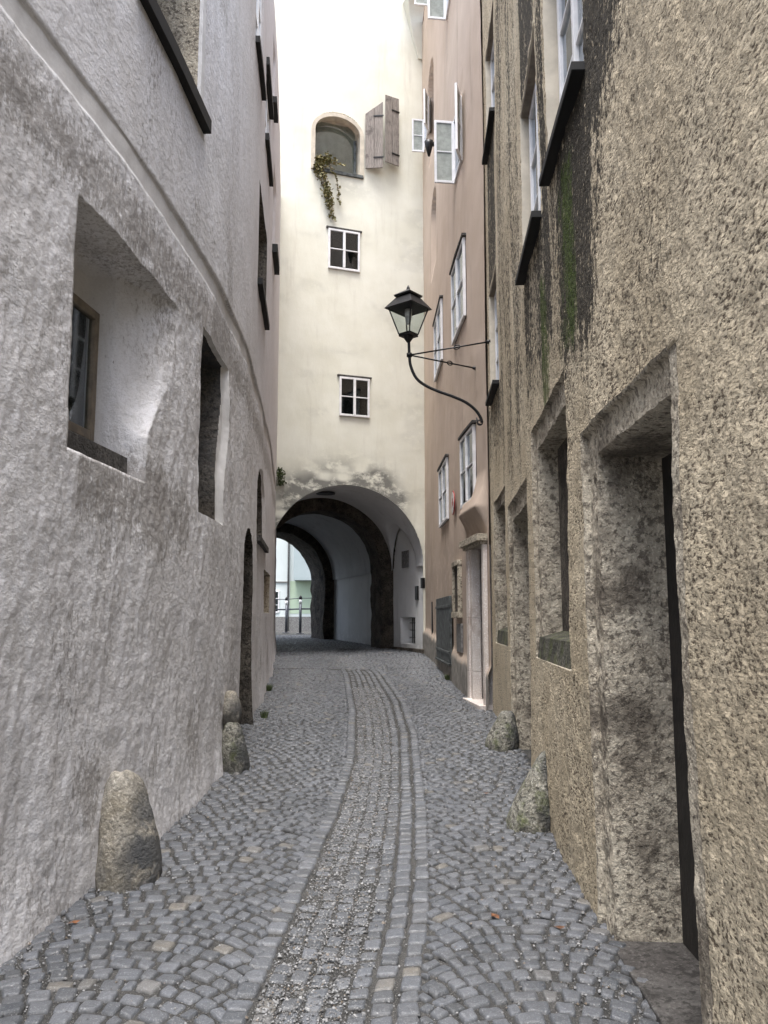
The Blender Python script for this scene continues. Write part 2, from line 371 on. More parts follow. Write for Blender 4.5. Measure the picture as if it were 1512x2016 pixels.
def heightwall(parent, F, ul, vl, pockets, disp, mat, attrs, name='wall', cut=None, extra=None):
    U, V = np.meshgrid(ul, vl, indexing='ij'); sh = U.shape; U = U.ravel(); V = V.ravel()
    D = np.zeros_like(U); own = np.full(len(U), -1)
    for i, p in enumerate(pockets):
        d = p.depth(U, V); k = d > D; D[k] = d[k]; own[k & (d > .004)] = i if p.part else own[k & (d > .004)]
    x, y, z = F(U, V, 0.0 * U); P0 = np.stack([x, y, z], 1)
    out = disp(U, V, P0, D) - D
    x, y, z = F(U, V, out); P = np.stack([x, y, z], 1)
    idx = np.arange(len(U)).reshape(sh)
    Fc = np.stack([idx[:-1, :-1], idx[1:, :-1], idx[1:, 1:], idx[:-1, 1:]], -1).reshape(-1, 4)
    if cut is not None:
        uc = U[Fc].mean(1); vc = V[Fc].mean(1); keep = ~cut(uc, vc); Fc = Fc[keep]
    fo = own[Fc].max(1); A = attrs(U, V, P0, D)
    res = []
    for i in range(-1, len(pockets)):
        f = Fc[fo == i]
        if len(f) == 0: continue
        use = np.unique(f); rm = np.zeros(len(U), np.int64); rm[use] = np.arange(len(use))
        p = pockets[i] if i >= 0 else None
        o = obj(name if i < 0 else p.part, P[use], rm[f], mat if i < 0 else (M[p.mat] if p.mat else mat), parent, True,
                {k: a[use] for k, a in A.items()})
        res.append((i, o))
    return res

def window(parent, F, u0, u1, v0, v1, w, mat='paint', cols=2, rows=2, fr=.05, sill=None, pane='glass', back=.12, proj=0., curtain=False, name='window', lintel=None):
    """a casement: frame mesh, children pane / sill / curtain; w = out position of the frame's back"""
    m = MB(); t = .045
    m.box(F, u0, u0 + fr, v0, v1, w, w + t); m.box(F, u1 - fr, u1, v0, v1, w, w + t)
    m.box(F, u0 + fr, u1 - fr, v0, v0 + fr, w, w + t); m.box(F, u0 + fr, u1 - fr, v1 - fr, v1, w, w + t)
    iu0, iu1, iv0, iv1 = u0 + fr, u1 - fr, v0 + fr, v1 - fr
    for c in range(1, cols):
        x = iu0 + (iu1 - iu0) * c / cols; h = .03 if (cols == 2 and fr > .045) else .016
        m.box(F, x - h, x + h, iv0, iv1, w + .003, w + t + .006)
    for r in range(1, rows):
        for c in range(cols):
            a = iu0 + (iu1 - iu0) * c / cols + (.03 if c else 0); b = iu0 + (iu1 - iu0) * (c + 1) / cols - (.03 if c < cols - 1 else 0)
            z = iv0 + (iv1 - iv0) * r / rows; m.box(F, a, b, z - .012, z + .012, w + .006, w + t - .004)
    o = m.obj(name, M[mat], parent)
    p = MB(); p.box(F, iu0 - .01, iu1 + .01, iv0 - .01, iv1 + .01, w + .016, w + .022); p.obj('pane', M[pane], o)
    b = MB(); b.box(F, iu0 - .03, iu1 + .03, iv0 - .03, iv1 + .03, w - back, w - back + .01); b.obj('curtain' if curtain else 'room_back', M['curtain' if curtain else 'interior'], o)
    if sill:
        s = MB(); pr, hh = sill; s.box(F, u0 - .06, u1 + .06, v0 - hh, v0 - .012, -.03, pr, sub=3); s.obj('sill', M['sill'], o)
    if lintel:
        s = MB(); s.box(F, u0 - .05, u1 + .05, v1 + .006, v1 + .05, -.02, lintel, sub=2); s.obj('hood_stone', M['slate'], o)
    return o

# ------------------------------------------------------------------ GREY HOUSE (left)
grey = tag(empty('grey_house', (-2.6, 6, 0)), 'long curved house with rough grey plaster, smooth string band and deep niche windows', 'house')
grey_parts = []
class Rel:                                                        # children keep world coordinates
    pass
def fix(parent):
    for o in parent.children:
        o.matrix_parent_inverse = parent.matrix_world.inverted()
niche1 = Pk(4.26, 5.36, 2.50, 3.88, .40, far=.12)
n1o = lambda V: sstep(2.55, 3.75, V)
niche1b = Pk(4.26, 6.5, 2.50, 3.89, .24, far_fn=lambda V: (5.28 + .72 * n1o(V), .04 + .70 * n1o(V)))
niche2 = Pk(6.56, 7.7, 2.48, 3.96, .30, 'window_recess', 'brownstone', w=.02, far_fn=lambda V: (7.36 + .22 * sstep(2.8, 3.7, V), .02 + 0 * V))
n2edge = Pk(6.56, 7.8, 2.46, 3.98, .05, 'white_reveal', 'white_reveal', w=.01, far_fn=lambda V: (7.50 + .24 * sstep(2.7, 3.5, V), .10 + 0 * V))
WA = Pk(4.9, 6.2, 5.72, 7.3, .40, 'window_recess', 'stone')
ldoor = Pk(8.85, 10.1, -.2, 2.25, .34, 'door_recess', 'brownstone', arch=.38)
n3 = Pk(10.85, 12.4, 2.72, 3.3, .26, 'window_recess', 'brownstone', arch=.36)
n3e = Pk(10.8, 12.7, 2.70, 3.3, .03, arch=.40, far=.2)
rec = Pk(12.6, 14.6, 1.72, 2.35, .15, 'window_recess', 'stone', far=.4)
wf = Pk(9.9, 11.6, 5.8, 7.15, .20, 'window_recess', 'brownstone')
wf2 = Pk(8.95, 10.0, 8.4, 9.9, .06); wf3 = Pk(10.8, 12.0, 8.33, 9.35, .06); wf4 = Pk(13.1, 14, 7.8, 9.2, .1); wf5 = Pk(12.4, 12.95, 9.95, 11, .1)
LP = [niche1b, niche1, n2edge, niche2, WA, ldoor, n3e, n3, rec, wf, wf2, wf3, wf4, wf5]
band0, band1 = 4.41, 4.58
def disp_grey(U, V, P, D):
    low = 1 - sstep(band1 - .01, band1 + .01, V); near = 1 - sstep(8, 13, U)
    inb = sstep(band0 - .01, band0 + .01, V) * low
    a = .030 * fbm(P, (.8, .8, .45), 2, 1) + .016 * fbm(P, (3.5, 3.5, 1.6), 3, 5)
    ridg = .0045 * (1 - np.abs(fbm(P, (7, 7, 2.6), 3, 9)) * 2) + .005 * fbm(P, (24, 24, 15), 3, 12)
    d = a * (.35 + .65 * low) + ridg * low * (1 - inb) * np.clip(1 - D * 5, .25, 1) * (.4 + .6 * near)
    d += .012 * (1 - low) + .0 
    d -= .010 * inb - .002 * low * (1 - inb)
    gz = V - .045 * (U - 2)
    d += .07 * np.exp(-np.clip(gz, 0, 9) / .35) * (.6 + .8 * fbm(P, (1.5, 1.5, 0), 2, 30)) * (D < .01)
    return d
def attr_grey(U, V, P, D):
    inb = sstep(band0, band0 + .012, V) * (1 - sstep(band1 - .012, band1, V))
    tint = sstep(6.5, 12, U) * sstep(4.2, 5.2, V) ; tint = np.maximum(tint, .5 * sstep(11, 15, U))
    nich = sstep(.24, .30, D) * (U < 6.4) * (V < 4)
    sm = np.maximum(inb, nich * .75)
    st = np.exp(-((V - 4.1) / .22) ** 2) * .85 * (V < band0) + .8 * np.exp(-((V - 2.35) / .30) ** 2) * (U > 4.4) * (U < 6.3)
    gz = V - .045 * (U - 2)
    st += .75 * np.exp(-((gz - .5) / .35) ** 2) * sstep(0, .35, fbm(P, (3, 3, 1.4), 2, 77)) + .35 * np.exp(-gz / .08)
    st += .5 * sstep(.2, .5, fbm(P, (1.6, 1.6, .8), 3, 42)) * (U < 8)
    return dict(tint=tint, smooth=sm, stain=np.clip(st, 0, 1) * (1 - sm))
ul = lines([(-1.2, 2.8, .4), (2.8, 3.4, .05), (3.4, 7, .014), (7, 9.5, .022), (9.5, 14, .05), (14, 22.5, .12)],
           [4.26, 4.9, 6.2, 6.56, 8.85, 10.1, 10.85, 9.9])
vl = lines([(-.9, -.1, .1), (-.1, 5.9, .0135), (5.9, 8, .03), (8, 11.6, .06)], [band0, band1, 2.5, 3.93, 5.72, 3.96])
gw = heightwall(grey, FL, ul, vl, LP, disp_grey, M['grey'], attr_grey, cut=lambda u, v: (u < 7.0) & (v > 7.45))  # near wing cut low above the view so more sky light enters
# niche window, frames, sills
window(grey, FL, 4.3, 5.225, 2.74, 3.6, -.335, 'tan', 2, 1, .06, back=.03, pane='darkglass')
s = MB(); s.box(FL, 4.28, 5.30, 2.49, 2.68, -.36, -.24, sub=6); s.box(FL, 4.28, 5.22, 2.49, 2.63, -.241, -.06, sub=6)
so = s.obj('stone_sill', M['slate'], grey)
o = window(grey, FL, 4.95, 6.15, 5.78, 7.25, -.37, 'tan', 2, 3, .07, back=.0)
s = MB(); s.box(FL, 4.86, 6.42, 5.60, 5.72, -.02, .075, sub=6); s.obj('sill', M['sill'], o)
box1('white_reveal', FL, (6.215, 6.31, 5.74, 7.4, .0, .034), M['white_reveal'], grey, 2)
d = box1('door', FL, (8.86, 10.1, 0, 2.62, -.335, -.29), M['darkdoor'], grey, 3)
s = MB(); s.box(FL, 10.75, 12.75, 2.62, 2.70, -.02, .06, sub=4); s.obj('stone_sill', M['slate'], grey)
window(grey, FL, 10.9, 12.3, 2.78, 3.5, -.25, 'tan', 2, 2, .05, back=.0)
window(grey, FL, 9.95, 11.5, 5.86, 7.1, -.17, 'paint', 2, 3, .06, sill=(.08, .10), back=.0)
window(grey, FL, 8.98, 9.97, 8.42, 9.85, -.055, 'paint', 2, 3, .06, sill=(.07, .10), back=.0)
o = window(grey, FL, 10.83, 11.97, 8.35, 9.3, -.055, 'paint', 2, 2, .06, sill=(.07, .12), back=.0)
s = MB(); s.box(FL, 10.7, 12.0, 9.32, 9.44, -.03, .06, sub=3); s.obj('hood_board', M['sill'], o)
window(grey, FL, 13.15, 13.95, 7.82, 9.1, -.09, 'paint', 2, 2, .06, sill=(.10, .16), back=.0)
window(grey, FL, 12.45, 12.9, 10.0, 10.9, -.09, 'paint', 1, 2, .06, sill=(.08, .12), back=.0)

# ------------------------------------------------------------------ OCHRE HOUSE (right)
ochre = tag(empty('ochre_house', (2.0, 5, 0)), 'house with rough ochre roughcast wall and dark streaks, stone doorways, nearest on the right', 'house')
RPk = [Pk(2.82, 4.36, -.5, 2.575, .008, 'door_frame', 'stone', w=.008), Pk(2.93, 4.36, -.5, 2.575, .035, 'door_frame', 'stone', w=.012), Pk(2.97, 4.15, -.5, 2.42, .385, 'door_frame', 'stone', w=.012),
       Pk(4.84, 6.55, 1.31, 3.10, .035, 'window_surround', 'stone'), Pk(4.97, 6.42, 1.31, 2.93, .24, 'window_surround', 'stone'),
       Pk(7.0, 8.85, -.5, 2.80, .035, 'door_frame', 'stone'), Pk(7.12, 8.68, -.5, 2.63, .26, 'door_frame', 'stone'),
       Pk(9.2, 10.72, 1.31, 3.10, .03, 'window_surround', 'stone'), Pk(9.3, 10.6, 1.31, 2.98, .20, 'window_surround', 'stone'),
       Pk(4.02, 5.16, 4.5, 6.0, .13, 'window_recess', 'cream_reveal'), Pk(5.62, 6.80, 4.5, 6.0, .13, 'window_recess', 'cream_reveal'),
       Pk(9.84, 10.86, 4.5, 6.0, .13, 'window_recess', 'cream_reveal'), Pk(9.6, 10.8, 7.92, 9.45, .13, 'window_recess', 'cream_reveal')]
def disp_ochre(U, V, P, D):
    near = 1 - sstep(7, 11, U)
    d = .020 * fbm(P, (.7, .7, .5), 2, 51) + .010 * fbm(P, (4, 4, 2), 3, 53)
    r = fbm(P, (24, 24, 17), 3, 57); d += near * (.006 * r) + .003 * np.abs(vnoise(P * np.array((60, 60, 45)), 58)) * near
    q = np.clip(D / .03, 0, 1)
    edge = (.014 * fbm(P, (14, 14, 14), 3, 61)) * q
    return d * (1 - .4 * q) + edge
def attr_ochre(U, V, P, D):
    n1 = fbm(P, (3, 3, .3), 3, 81)
    def blob(u, v, su, sv, a=1): return a * np.exp(-((U - u) / su) ** 2 - ((V - v) / sv) ** 2)
    wv = .07 * fbm(P, (2, 2, 1.5), 2, 88)
    wv = wv + .06 * fbm(P, (7, 7, 5), 3, 89)
    st = 1.05 * np.exp(-((U + wv - 3.82) / .30) ** 2) * sstep(3.9, 4.4, V)
    st += .72 * np.exp(-((U + wv - 3.45) / .28) ** 2) * sstep(3.7, 4.6, V)
    st += .6 * np.exp(-((U + wv - 4.3) / .75) ** 2) * sstep(2.9, 4.0, V) * (1 - sstep(4.6, 5.4, V))
    st += 1.0 * np.exp(-((U + wv - 4.12) / .20) ** 2) * sstep(2.75, 3.4, V) * (1 - sstep(4.3, 4.7, V))
    st += .85 * np.exp(-((U + wv - 4.65) / .36) ** 2) * sstep(2.85, 3.5, V) * (V < 4.47)
    st += .85 * np.exp(-((U + wv - 5.7) / .45) ** 2) * sstep(2.9, 3.7, V) * (V < 4.47)
    st += .8 * np.exp(-((U + wv - 6.6) / .35) ** 2) * sstep(2.9, 3.9, V) * (V < 4.47)
    st += .9 * (sstep(5.22, 5.32, U) * (1 - sstep(5.5, 5.6, U))) * sstep(3.2, 4.2, V)
    st += 1.0 * sstep(5.6, 5.7, U) * (1 - sstep(6.7, 6.8, U)) * sstep(6.02, 6.05, V)
    st += 1.0 * sstep(9.8, 9.9, U) * (1 - sstep(10.7, 10.85, U)) * sstep(6.02, 6.05, V) * (V < 7.9)
    st += .85 * sstep(6.85, 7.3, U) * (1 - sstep(9.3, 9.75, U)) * sstep(2.4, 3.8, V) * (.6 + .8 * n1)
    st += .6 * sstep(9.2, 9.8, U) * (1 - sstep(11, 11.3, U)) * sstep(3.0, 4.2, V) * (V < 4.47)
    st += .55 * sstep(0, .3, fbm(P, (1.4, 1.4, .8), 3, 85)) * sstep(1.5, 4.5, V) * (U < 5)
    mo = 1.6 * np.exp(-((U + wv - 4.62) / .26) ** 2) * sstep(2.95, 3.3, V) * (1 - sstep(4.2, 4.45, V))
    mo += 1.0 * np.exp(-((U + wv - 5.65) / .2) ** 2) * sstep(2.7, 3.2, V) * (1 - sstep(3.9, 4.3, V))
    mo += .4 * np.exp(-((U - 10.0) / .3) ** 2) * sstep(2.9, 3.3, V) * (1 - sstep(3.9, 4.4, V))
    st *= .98 + .7 * fbm(P, (14, 14, .7), 3, 90)
    return dict(stain=np.clip(st, 0, 1) * (D < .005), moss=np.clip(mo * (.7 + .8 * n1), 0, 1), smooth=0 * U)
ul = lines([(-.8, 1.6, .3), (1.6, 5.4, .013), (5.4, 8, .022), (8, 11.15, .035)], [2.82, 2.97, 4.15, 4.36, 4.84, 4.97, 6.42, 6.55, 7.12, 8.68, 5.16, 4.02, 6.8, 5.62])
vl = lines([(-.9, -.2, .1), (-.2, 5.6, .013), (5.6, 8, .035), (8, 11.8, .06)], [2.575, 2.42, 3.1, 2.93, 4.5, 6.0, 1.31])
heightwall(ochre, FR, ul, vl, RPk, disp_ochre, M['ochre'], attr_ochre, cut=lambda u, v: (u < 6.95) & (v > 7.45))  # unseen upper part left off the near wing to brighten the lane
# the return at the far end that stands just proud of the pink house
m = MB(); m.box(FR, 11.13, 11.16, -.5, 11.8, -1.2, .0); m.obj('corner_wall', M['ochre'], ochre)
d = box1('door', FR, (2.90, 4.14, -.4, 2.44, -.40, -.35), M['darkdoor'], ochre)
box1('doorstep', FR, (2.9, 4.2, -.3, .09, -.5, -.015), M['slate'], ochre, 4)
d2 = box1('door', FR, (7.1, 8.7, -.3, 2.65, -.28, -.225), M['darkdoor'], ochre)
for (a, b) in ((4.98, 6.41), (9.31, 10.59)):
    o = box1('shutter', FR, (a, b, 1.5, 2.93, -.238, -.19), M['brownstone'], ochre)
def sillblock(a, b, d):
    n = 14; m = MB()
    for i in range(n):
        u0 = a + (b - a) * i / n; u1 = a + (b - a) * (i + 1) / n
        m.add([FR(u0, 1.30, -.012), FR(u1, 1.30, -.012), FR(u1, 1.47, -.03), FR(u0, 1.47, -.03), FR(u1, 1.53, -d), FR(u0, 1.53, -d)], [(0, 1, 2, 3), (3, 2, 4, 5)])
    return m.obj('stone_sill', M['mossill'], ochre)
sillblock(4.86, 6.53, .24); sillblock(9.22, 10.7, .2)
for (a, b, z0, z1, sl) in ((4.06, 5.12, 4.52, 5.97, 1), (5.66, 6.76, 4.52, 5.97, 1), (9.88, 10.82, 4.52, 5.97, 1), (9.64, 10.76, 7.95, 9.42, 1)):
    window(ochre, FR, a, b, z0, z1, -.115, 'paint', 2, 3, .06, sill=(.07, .065), back=.0, curtain=False)
    o = box1('hood_board', FR, (a - .02, b + .02, z1 - .0, z1 + .028, -.10, -.005), M['tan'], ochre)

# ------------------------------------------------------------------ PINK HOUSE (right, further on)
pink = tag(empty('pink_house', (2.2, 16, 0)), 'tall salmon pink plastered house with white casement windows, between ochre house and gate tower', 'house')
def pw(px, py): return wl(px, py, cP)
pdY0, pdY1 = 11.28, 12.25
PP = [Pk(pdY0 + .06, pdY1 - .02, -.3, 2.62, .30, 'door_recess', 'marble'),
      Pk(17.3, 18.55, 12.3, 13.9, .16, arch=.6), Pk(16.9, 18.2, 9.3, 10.6, .16, arch=.5, far=.3)]
wins = []
for (x0, x1, yt, yb) in ((893, 918, 500, 648), (858, 872.5, 615, 730), (911, 938, 850, 992), (868, 884, 914, 1030)):
    Y1 = pw(x0, (yt + yb) / 2)[0]; Y0 = pw(x1, (yt + yb) / 2)[0]; Ym = (Y0 + Y1) / 2; xm = (x0 + x1) / 2
    rb = ray(xm, yb); rt = ray(xm, yt); Ym = pw(xm, (yt + yb) / 2)[0]
    wins.append((Y0, Y1, EYE + rb[2] / rb[1] * Ym, EYE + rt[2] / rt[1] * Ym))
for (a, b, z0, z1) in wins: PP.append(Pk(a + .03, b - .03, z0 + .02, z1 - .02, .05))
def disp_pink(U, V, P, D):
    d = .022 * fbm(P, (.6, .6, .35), 2, 91) + .005 * fbm(P, (4, 4, 3), 3, 93)
    gz = V - .045 * (U - 2)
    d += .05 * (1 - sstep(.45, .62, gz + .05 * fbm(P, (3, 3, 3), 2, 95))) * (D < .01)
    t = np.clip((V - 2.74) / .40, 0, 1); prof = np.where(V < 3.14, t ** 1.6, np.clip(1 - (V - 3.14) / .55, 0, 1) ** 1.5) * (V > 2.74)
    d += .17 * prof * sstep(11.15, 11.25, U) * (1 - sstep(12.4, 12.8, U))
    return d
def attr_pink(U, V, P, D):
    gz = V - .045 * (U - 2); n = fbm(P, (3, 3, 3), 2, 95)
    st = .5 * np.exp(-((V - 2.3) / .8) ** 2) + .5 * np.exp(-gz / .2)
    for (a, b, z0, z1) in wins: st += .8 * np.exp(-((U - (a + b) / 2) / .5) ** 2) * np.exp(-np.clip(z0 - V, 0, 9) / .5) * (V < z0)
    return dict(stain=np.clip(st, 0, 1) * .6, smooth=1 - sstep(.42, .55, gz + .08 * n), moss=0 * U)
ul = lines([(11.1, 21.5, .035)], [pdY0 + .06, pdY1 - .02]); vl = lines([(-.2, 5.5, .03), (5.5, 17, .06)], [2.62])
heightwall(pink, FP, ul, vl, PP, disp_pink, M['pink'], attr_pink)
for i, (a, b, z0, z1) in enumerate(wins): window(pink, FP, a, b, z0, z1, .004, 'paint', 2, 2, .055, back=.03, curtain=False, lintel=.07)
def open_casement(xh, xn, yt, yb, L, la, na, ya=None, yb_=None):
    """far jamb seen at column xh, near jamb at xn; the far leaf spans rows yt..yb at its hinge"""
    b = pw(xh, (yt + yb) / 2)[0]; a = pw(xn, (yt + yb) / 2)[0]; b = yb_ or b; a = ya or a; r0, r1 = ray(xh, yb), ray(xh, yt)
    z0 = EYE + r0[2] / r0[1] * b; z1 = EYE + r1[2] / r1[1] * b
    o = window(pink, FP, a, b, z0, z1, -.01, 'paint', 1, 1, .045, back=.05)
    for (u, sgn, ang) in ((b, 1, la), (a, -1, na)):
        F2 = (lambda p, z, q, u=u, sgn=sgn, ang=ang: FP(u + sgn * (p * math.cos(ang) + q * math.sin(ang)), z, .03 + p * math.sin(ang) - q * math.cos(ang)))
        m = MB(); t = .02
        m.box(F2, 0, .04, z0, z1, -t, t); m.box(F2, L - .04, L, z0, z1, -t, t)
        m.box(F2, .04, L - .04, z0, z0 + .045, -t, t); m.box(F2, .04, L - .04, z1 - .045, z1, -t, t); zc = (z0 + z1) / 2
        m.box(F2, .04, L - .04, zc - .012, zc + .012, -t * .8, t * .8)
        l = m.obj('casement', M['paint'], o)
        m = MB(); m.box(F2, .035, L - .035, z0 + .04, z1 - .04, -.004, .004); m.obj('casement_pane', M['curtain'], l)
    return o
open_casement(897, 910, 240, 362, .34, R(95), R(20))
open_casement(828, 838, 236, 300, .30, R(95), R(20), 18.4, 19.35)
open_casement(880, 896, -60, 40, .34, R(95), R(20)); open_casement(846, 852, -50, 12, .34, R(95), R(20))
# stone door case
m = MB(); m.box(FP, pdY0 - .05, pdY0 + .055, -.2, 2.66, .0, .06, sub=1)
for z0, z1 in ((-.2, .86), (.866, 1.62), (1.626, 2.62)): m.box(FP, pdY1 - .02, pdY1 + .16, z0, z1, .0, .055)
for z0, z1 in ((-.2, .86), (.866, 1.62), (1.626, 2.62)): m.box(FP, pdY1 - .15, pdY1 - .021, z0, z1, -.10, .03)
df = m.obj('door_frame', M['marble'], pink)
m = MB(); m.box(FP, pdY0 - .10, pdY1 + .22, 2.665, 2.76, .0, .15); m.box(FP, pdY0 - .06, pdY1 + .18, 2.62, 2.664, .0, .10); m.obj('door_cornice', M['stone'], pink)
dr = box1('door', FP, (pdY0 + .05, pdY1 - .03, .2, 2.63, -.30, -.25), M['darkdoor'], pink)
m = MB(); c = np.array(FP(pdY0 + .12, 1.55, -.19)); m.tube([c + (0, 0, -.06), c + (0, 0, .06)], .018); m.obj('door_handle', M['iron'], dr, True)
m = MB(); m.box(FP, pdY0 - .06, pdY1 + .1, .25, .47, -.2, .14); m.obj('doorstep', M['marble'], pink)
# metal hatch, stone letter slot, meter door, slot
def pbox(name, x0, x1, yt, yb, w0, w1, mat, parent=pink, cat=None):
    xm = (x0 + x1) / 2; ym = (yt + yb) / 2
    Y0 = pw(x1, ym)[0]; Y1 = pw(x0, ym)[0]; Ym = pw(xm, ym)[0]; a = ray(xm, yb); b = ray(xm, yt)
    z0 = EYE + a[2] / a[1] * Ym; z1 = EYE + b[2] / b[1] * Ym
    return (Y0, Y1, z0, z1)
Y0, Y1, z0, z1 = pbox('', 866, 893.5, 1176, 1300, 0, 0, 0)
m = MB(); k = 7
for i in range(k): m.box(FP, Y0 + (Y1 - Y0) * i / k + .004, Y0 + (Y1 - Y0) * (i + 1) / k - .004, z0, z1, .03, .075)
m.box(FP, Y0, Y1, z0 + .15, z0 + .2, .07, .09); m.box(FP, Y0, Y1, z1 - .2, z1 - .15, .07, .09)
m.box(FP, Y0 - .03, Y1 + .03, z0 - .035, z0 - .002, .02, .10); m.obj('metal_hatch', M['oldmetal'], pink)
Y0, Y1, z0, z1 = pbox('', 899, 909, 1115, 1205, 0, 0, 0)
m = MB()
m.box(FP, Y0 - .05, Y0, z0, z1, .0, .07); m.box(FP, Y1, Y1 + .05, z0, z1, .0, .07); m.box(FP, Y0 - .06, Y1 + .06, z1, z1 + .08, .0, .08); m.box(FP, Y0 - .06, Y1 + .06, z0 - .09, z0, .0, .09)
ns = m.obj('wall_niche_frame', M['stone'], pink); box1('niche_grille', FP, (Y0, Y1, z0, z1, .02, .03), M['brownstone'], ns)
Y0, Y1, z0, z1 = pbox('', 903, 912, 1228, 1284, 0, 0, 0); box1('meter_door', FP, (Y0, Y1, z0, z1, .0, .035), M['plaque'], pink)
Y0, Y1, z0, z1 = pbox('', 849, 853, 1185, 1260, 0, 0, 0); box1('wall_slot', FP, (Y0, Y0 + .12, z0, z1, .0, .03), M['iron'], pink)  # dark strip set on the wall standing in for the slot
c = pw(843, 272); m = MB(); p = np.array(FP(16.9, 11.9, 0.0)); q = np.array(FP(16.9, 11.9, .14))
m.tube([p, q], .05, 10); m.tube([q + (0, 0, .06), q + (0, 0, -.02), q + (0, 0, -.28)], [.10, .09, .025], 10); m.obj('rain_funnel', M['iron'], pink, True)
# round sign
Ys = pw(896, 990)[0]; rz = ray(896, 990); zs = EYE + rz[2] / rz[1] * Ys
sg = empty('round_sign', FP(Ys, zs, .03)); tag(sg, 'small round white enamel sign with red rim on the pink wall', 'sign')
def disc(F, u, v, r, w0, w1, n=28):
    m = MB(); P = [F(u + r * math.cos(2 * math.pi * i / n), v + r * math.sin(2 * math.pi * i / n), w0) for i in range(n)]
    P += [F(u + r * math.cos(2 * math.pi * i / n), v + r * math.sin(2 * math.pi * i / n), w1) for i in range(n)]
    m.add(P, [tuple(range(n)), tuple(range(n, 2 * n))[::-1]] + [(i, i + n, (i + 1) % n + n, (i + 1) % n) for i in range(n)]); return m
disc(FP, Ys, zs, .21, .03, .042).obj('rim', M['signred'], sg); disc(FP, Ys, zs, .185, .043, .048).obj('face', M['signwhite'], sg)
m = MB(); m.box(FP, Ys - .07, Ys + .0, zs - .05, zs + .07, .049, .052); m.box(FP, Ys + .03, Ys + .05, zs - .07, zs + .03, .049, .052); m.obj('emblem', M['signred'], sg)

# ------------------------------------------------------------------ GATE TOWER
tower = tag(empty('gate_tower', tuple(FG(-2, 5, .8))), 'tall cream gate tower closing the lane, with a vaulted archway through its base', 'tower')
AC, AA, AB, AZ = -1.95, 1.9, 1.86, 2.9
def arch_in(s, z, a=AA, b=AB): return (np.abs(s - AC) < a) & ((z < AZ) | (((s - AC) / a) ** 2 + ((z - AZ) / b) ** 2 < 1))
TPk = [Pk(-2.88, -1.64, 12.62, 13.66, .34, 'window_recess', 'cream_reveal', arch=.50, w=.02),
       Pk(-2.47, -1.73, 10.09, 11.05, .04), Pk(-2.17, -1.47, 6.45, 7.36, .04)]
def disp_tower(U, V, P, D): return .018 * fbm(P, (.5, .5, .4), 2, 101) + .004 * fbm(P, (4, 4, 3), 3, 103)
def attr_tower(U, V, P, D):
    r = np.sqrt(((U - AC) / AA) ** 2 + (np.clip(V - AZ, 0, 99) / AB) ** 2)
    n = fbm(P, (1.2, 1.2, 2.2), 3, 105)
    st = (np.exp(-(np.clip(r - 1, 0, 9) / .27) ** 2) * sstep(-.6, -.1, n) * 1.15 + .8 * np.exp(-((r - 1.12) / .14) ** 2) * sstep(-.1, .25, n)) * (V > 3.3) * (1 - sstep(-1.1, -.2, U)) * 1.3
    st += .30 * np.exp(-((U + 1.9) / .5) ** 2 - ((V - 12.2) / .25) ** 2) + .15 * sstep(.1, .5, n) * (V < 12)
    st += .55 * np.exp(-((U + 2.1) / .7) ** 2 - ((V - 8.0 - .0 * U) / .09) ** 2) * .3
    return dict(stain=np.clip(st, 0, 1), smooth=0 * U, moss=0 * U)
ul = lines([(-7.5, -4.2, .15), (-4.2, .3, .02), (.3, 1.4, .2)], [-1.70]); vl = lines([(.3, 5, .018), (5, 12, .05), (12, 14.6, .025), (14.6, 19, .1)], [])
heightwall(tower, FT, ul, vl, TPk, disp_tower, M['cream'], attr_tower, cut=lambda s, z: arch_in(s, z))
window(tower, FT, -2.51, -1.70, 10.06, 11.08, .004, 'paint', 2, 2, .05, lintel=.05, back=.035)
window(tower, FT, -2.20, -1.44, 6.42, 7.38, .004, 'paint', 2, 2, .05, lintel=.05, back=.035)
# big arched window
m = MB(); m.box(FT, -2.86, -2.80, 12.6, 13.7, -.33, -.28); m.box(FT, -1.76, -1.70, 12.6, 13.7, -.33, -.28); m.box(FT, -2.8, -1.76, 12.6, 12.66, -.33, -.28)
bw = m.obj('window', M['oldmetal'], tower)
box1('pane', FT, (-2.83, -1.73, 12.63, 14.05, -.322, -.316), M['glass'], bw)
m = MB(); V = []; n = 60
for i in range(n + 1):
    u = -2.25 + .5 * i / n; wv = -.43 + .03 * math.sin(i * 1.1) + .01 * math.sin(i * .43)
    V += [FT(u, 12.6, wv), FT(u, 14.05, wv)]
m.add(V, [(2 * i, 2 * i + 2, 2 * i + 3, 2 * i + 1) for i in range(n)]); m.obj('curtain', M['curtain'], bw, True)
box1('room_back', FT, (-2.95, -1.6, 12.5, 14.15, -.75, -.7), M['interior'], bw)
box1('sill', FT, (-2.9, -1.62, 12.52, 12.60, -.3, .05), M['oldmetal'], bw)
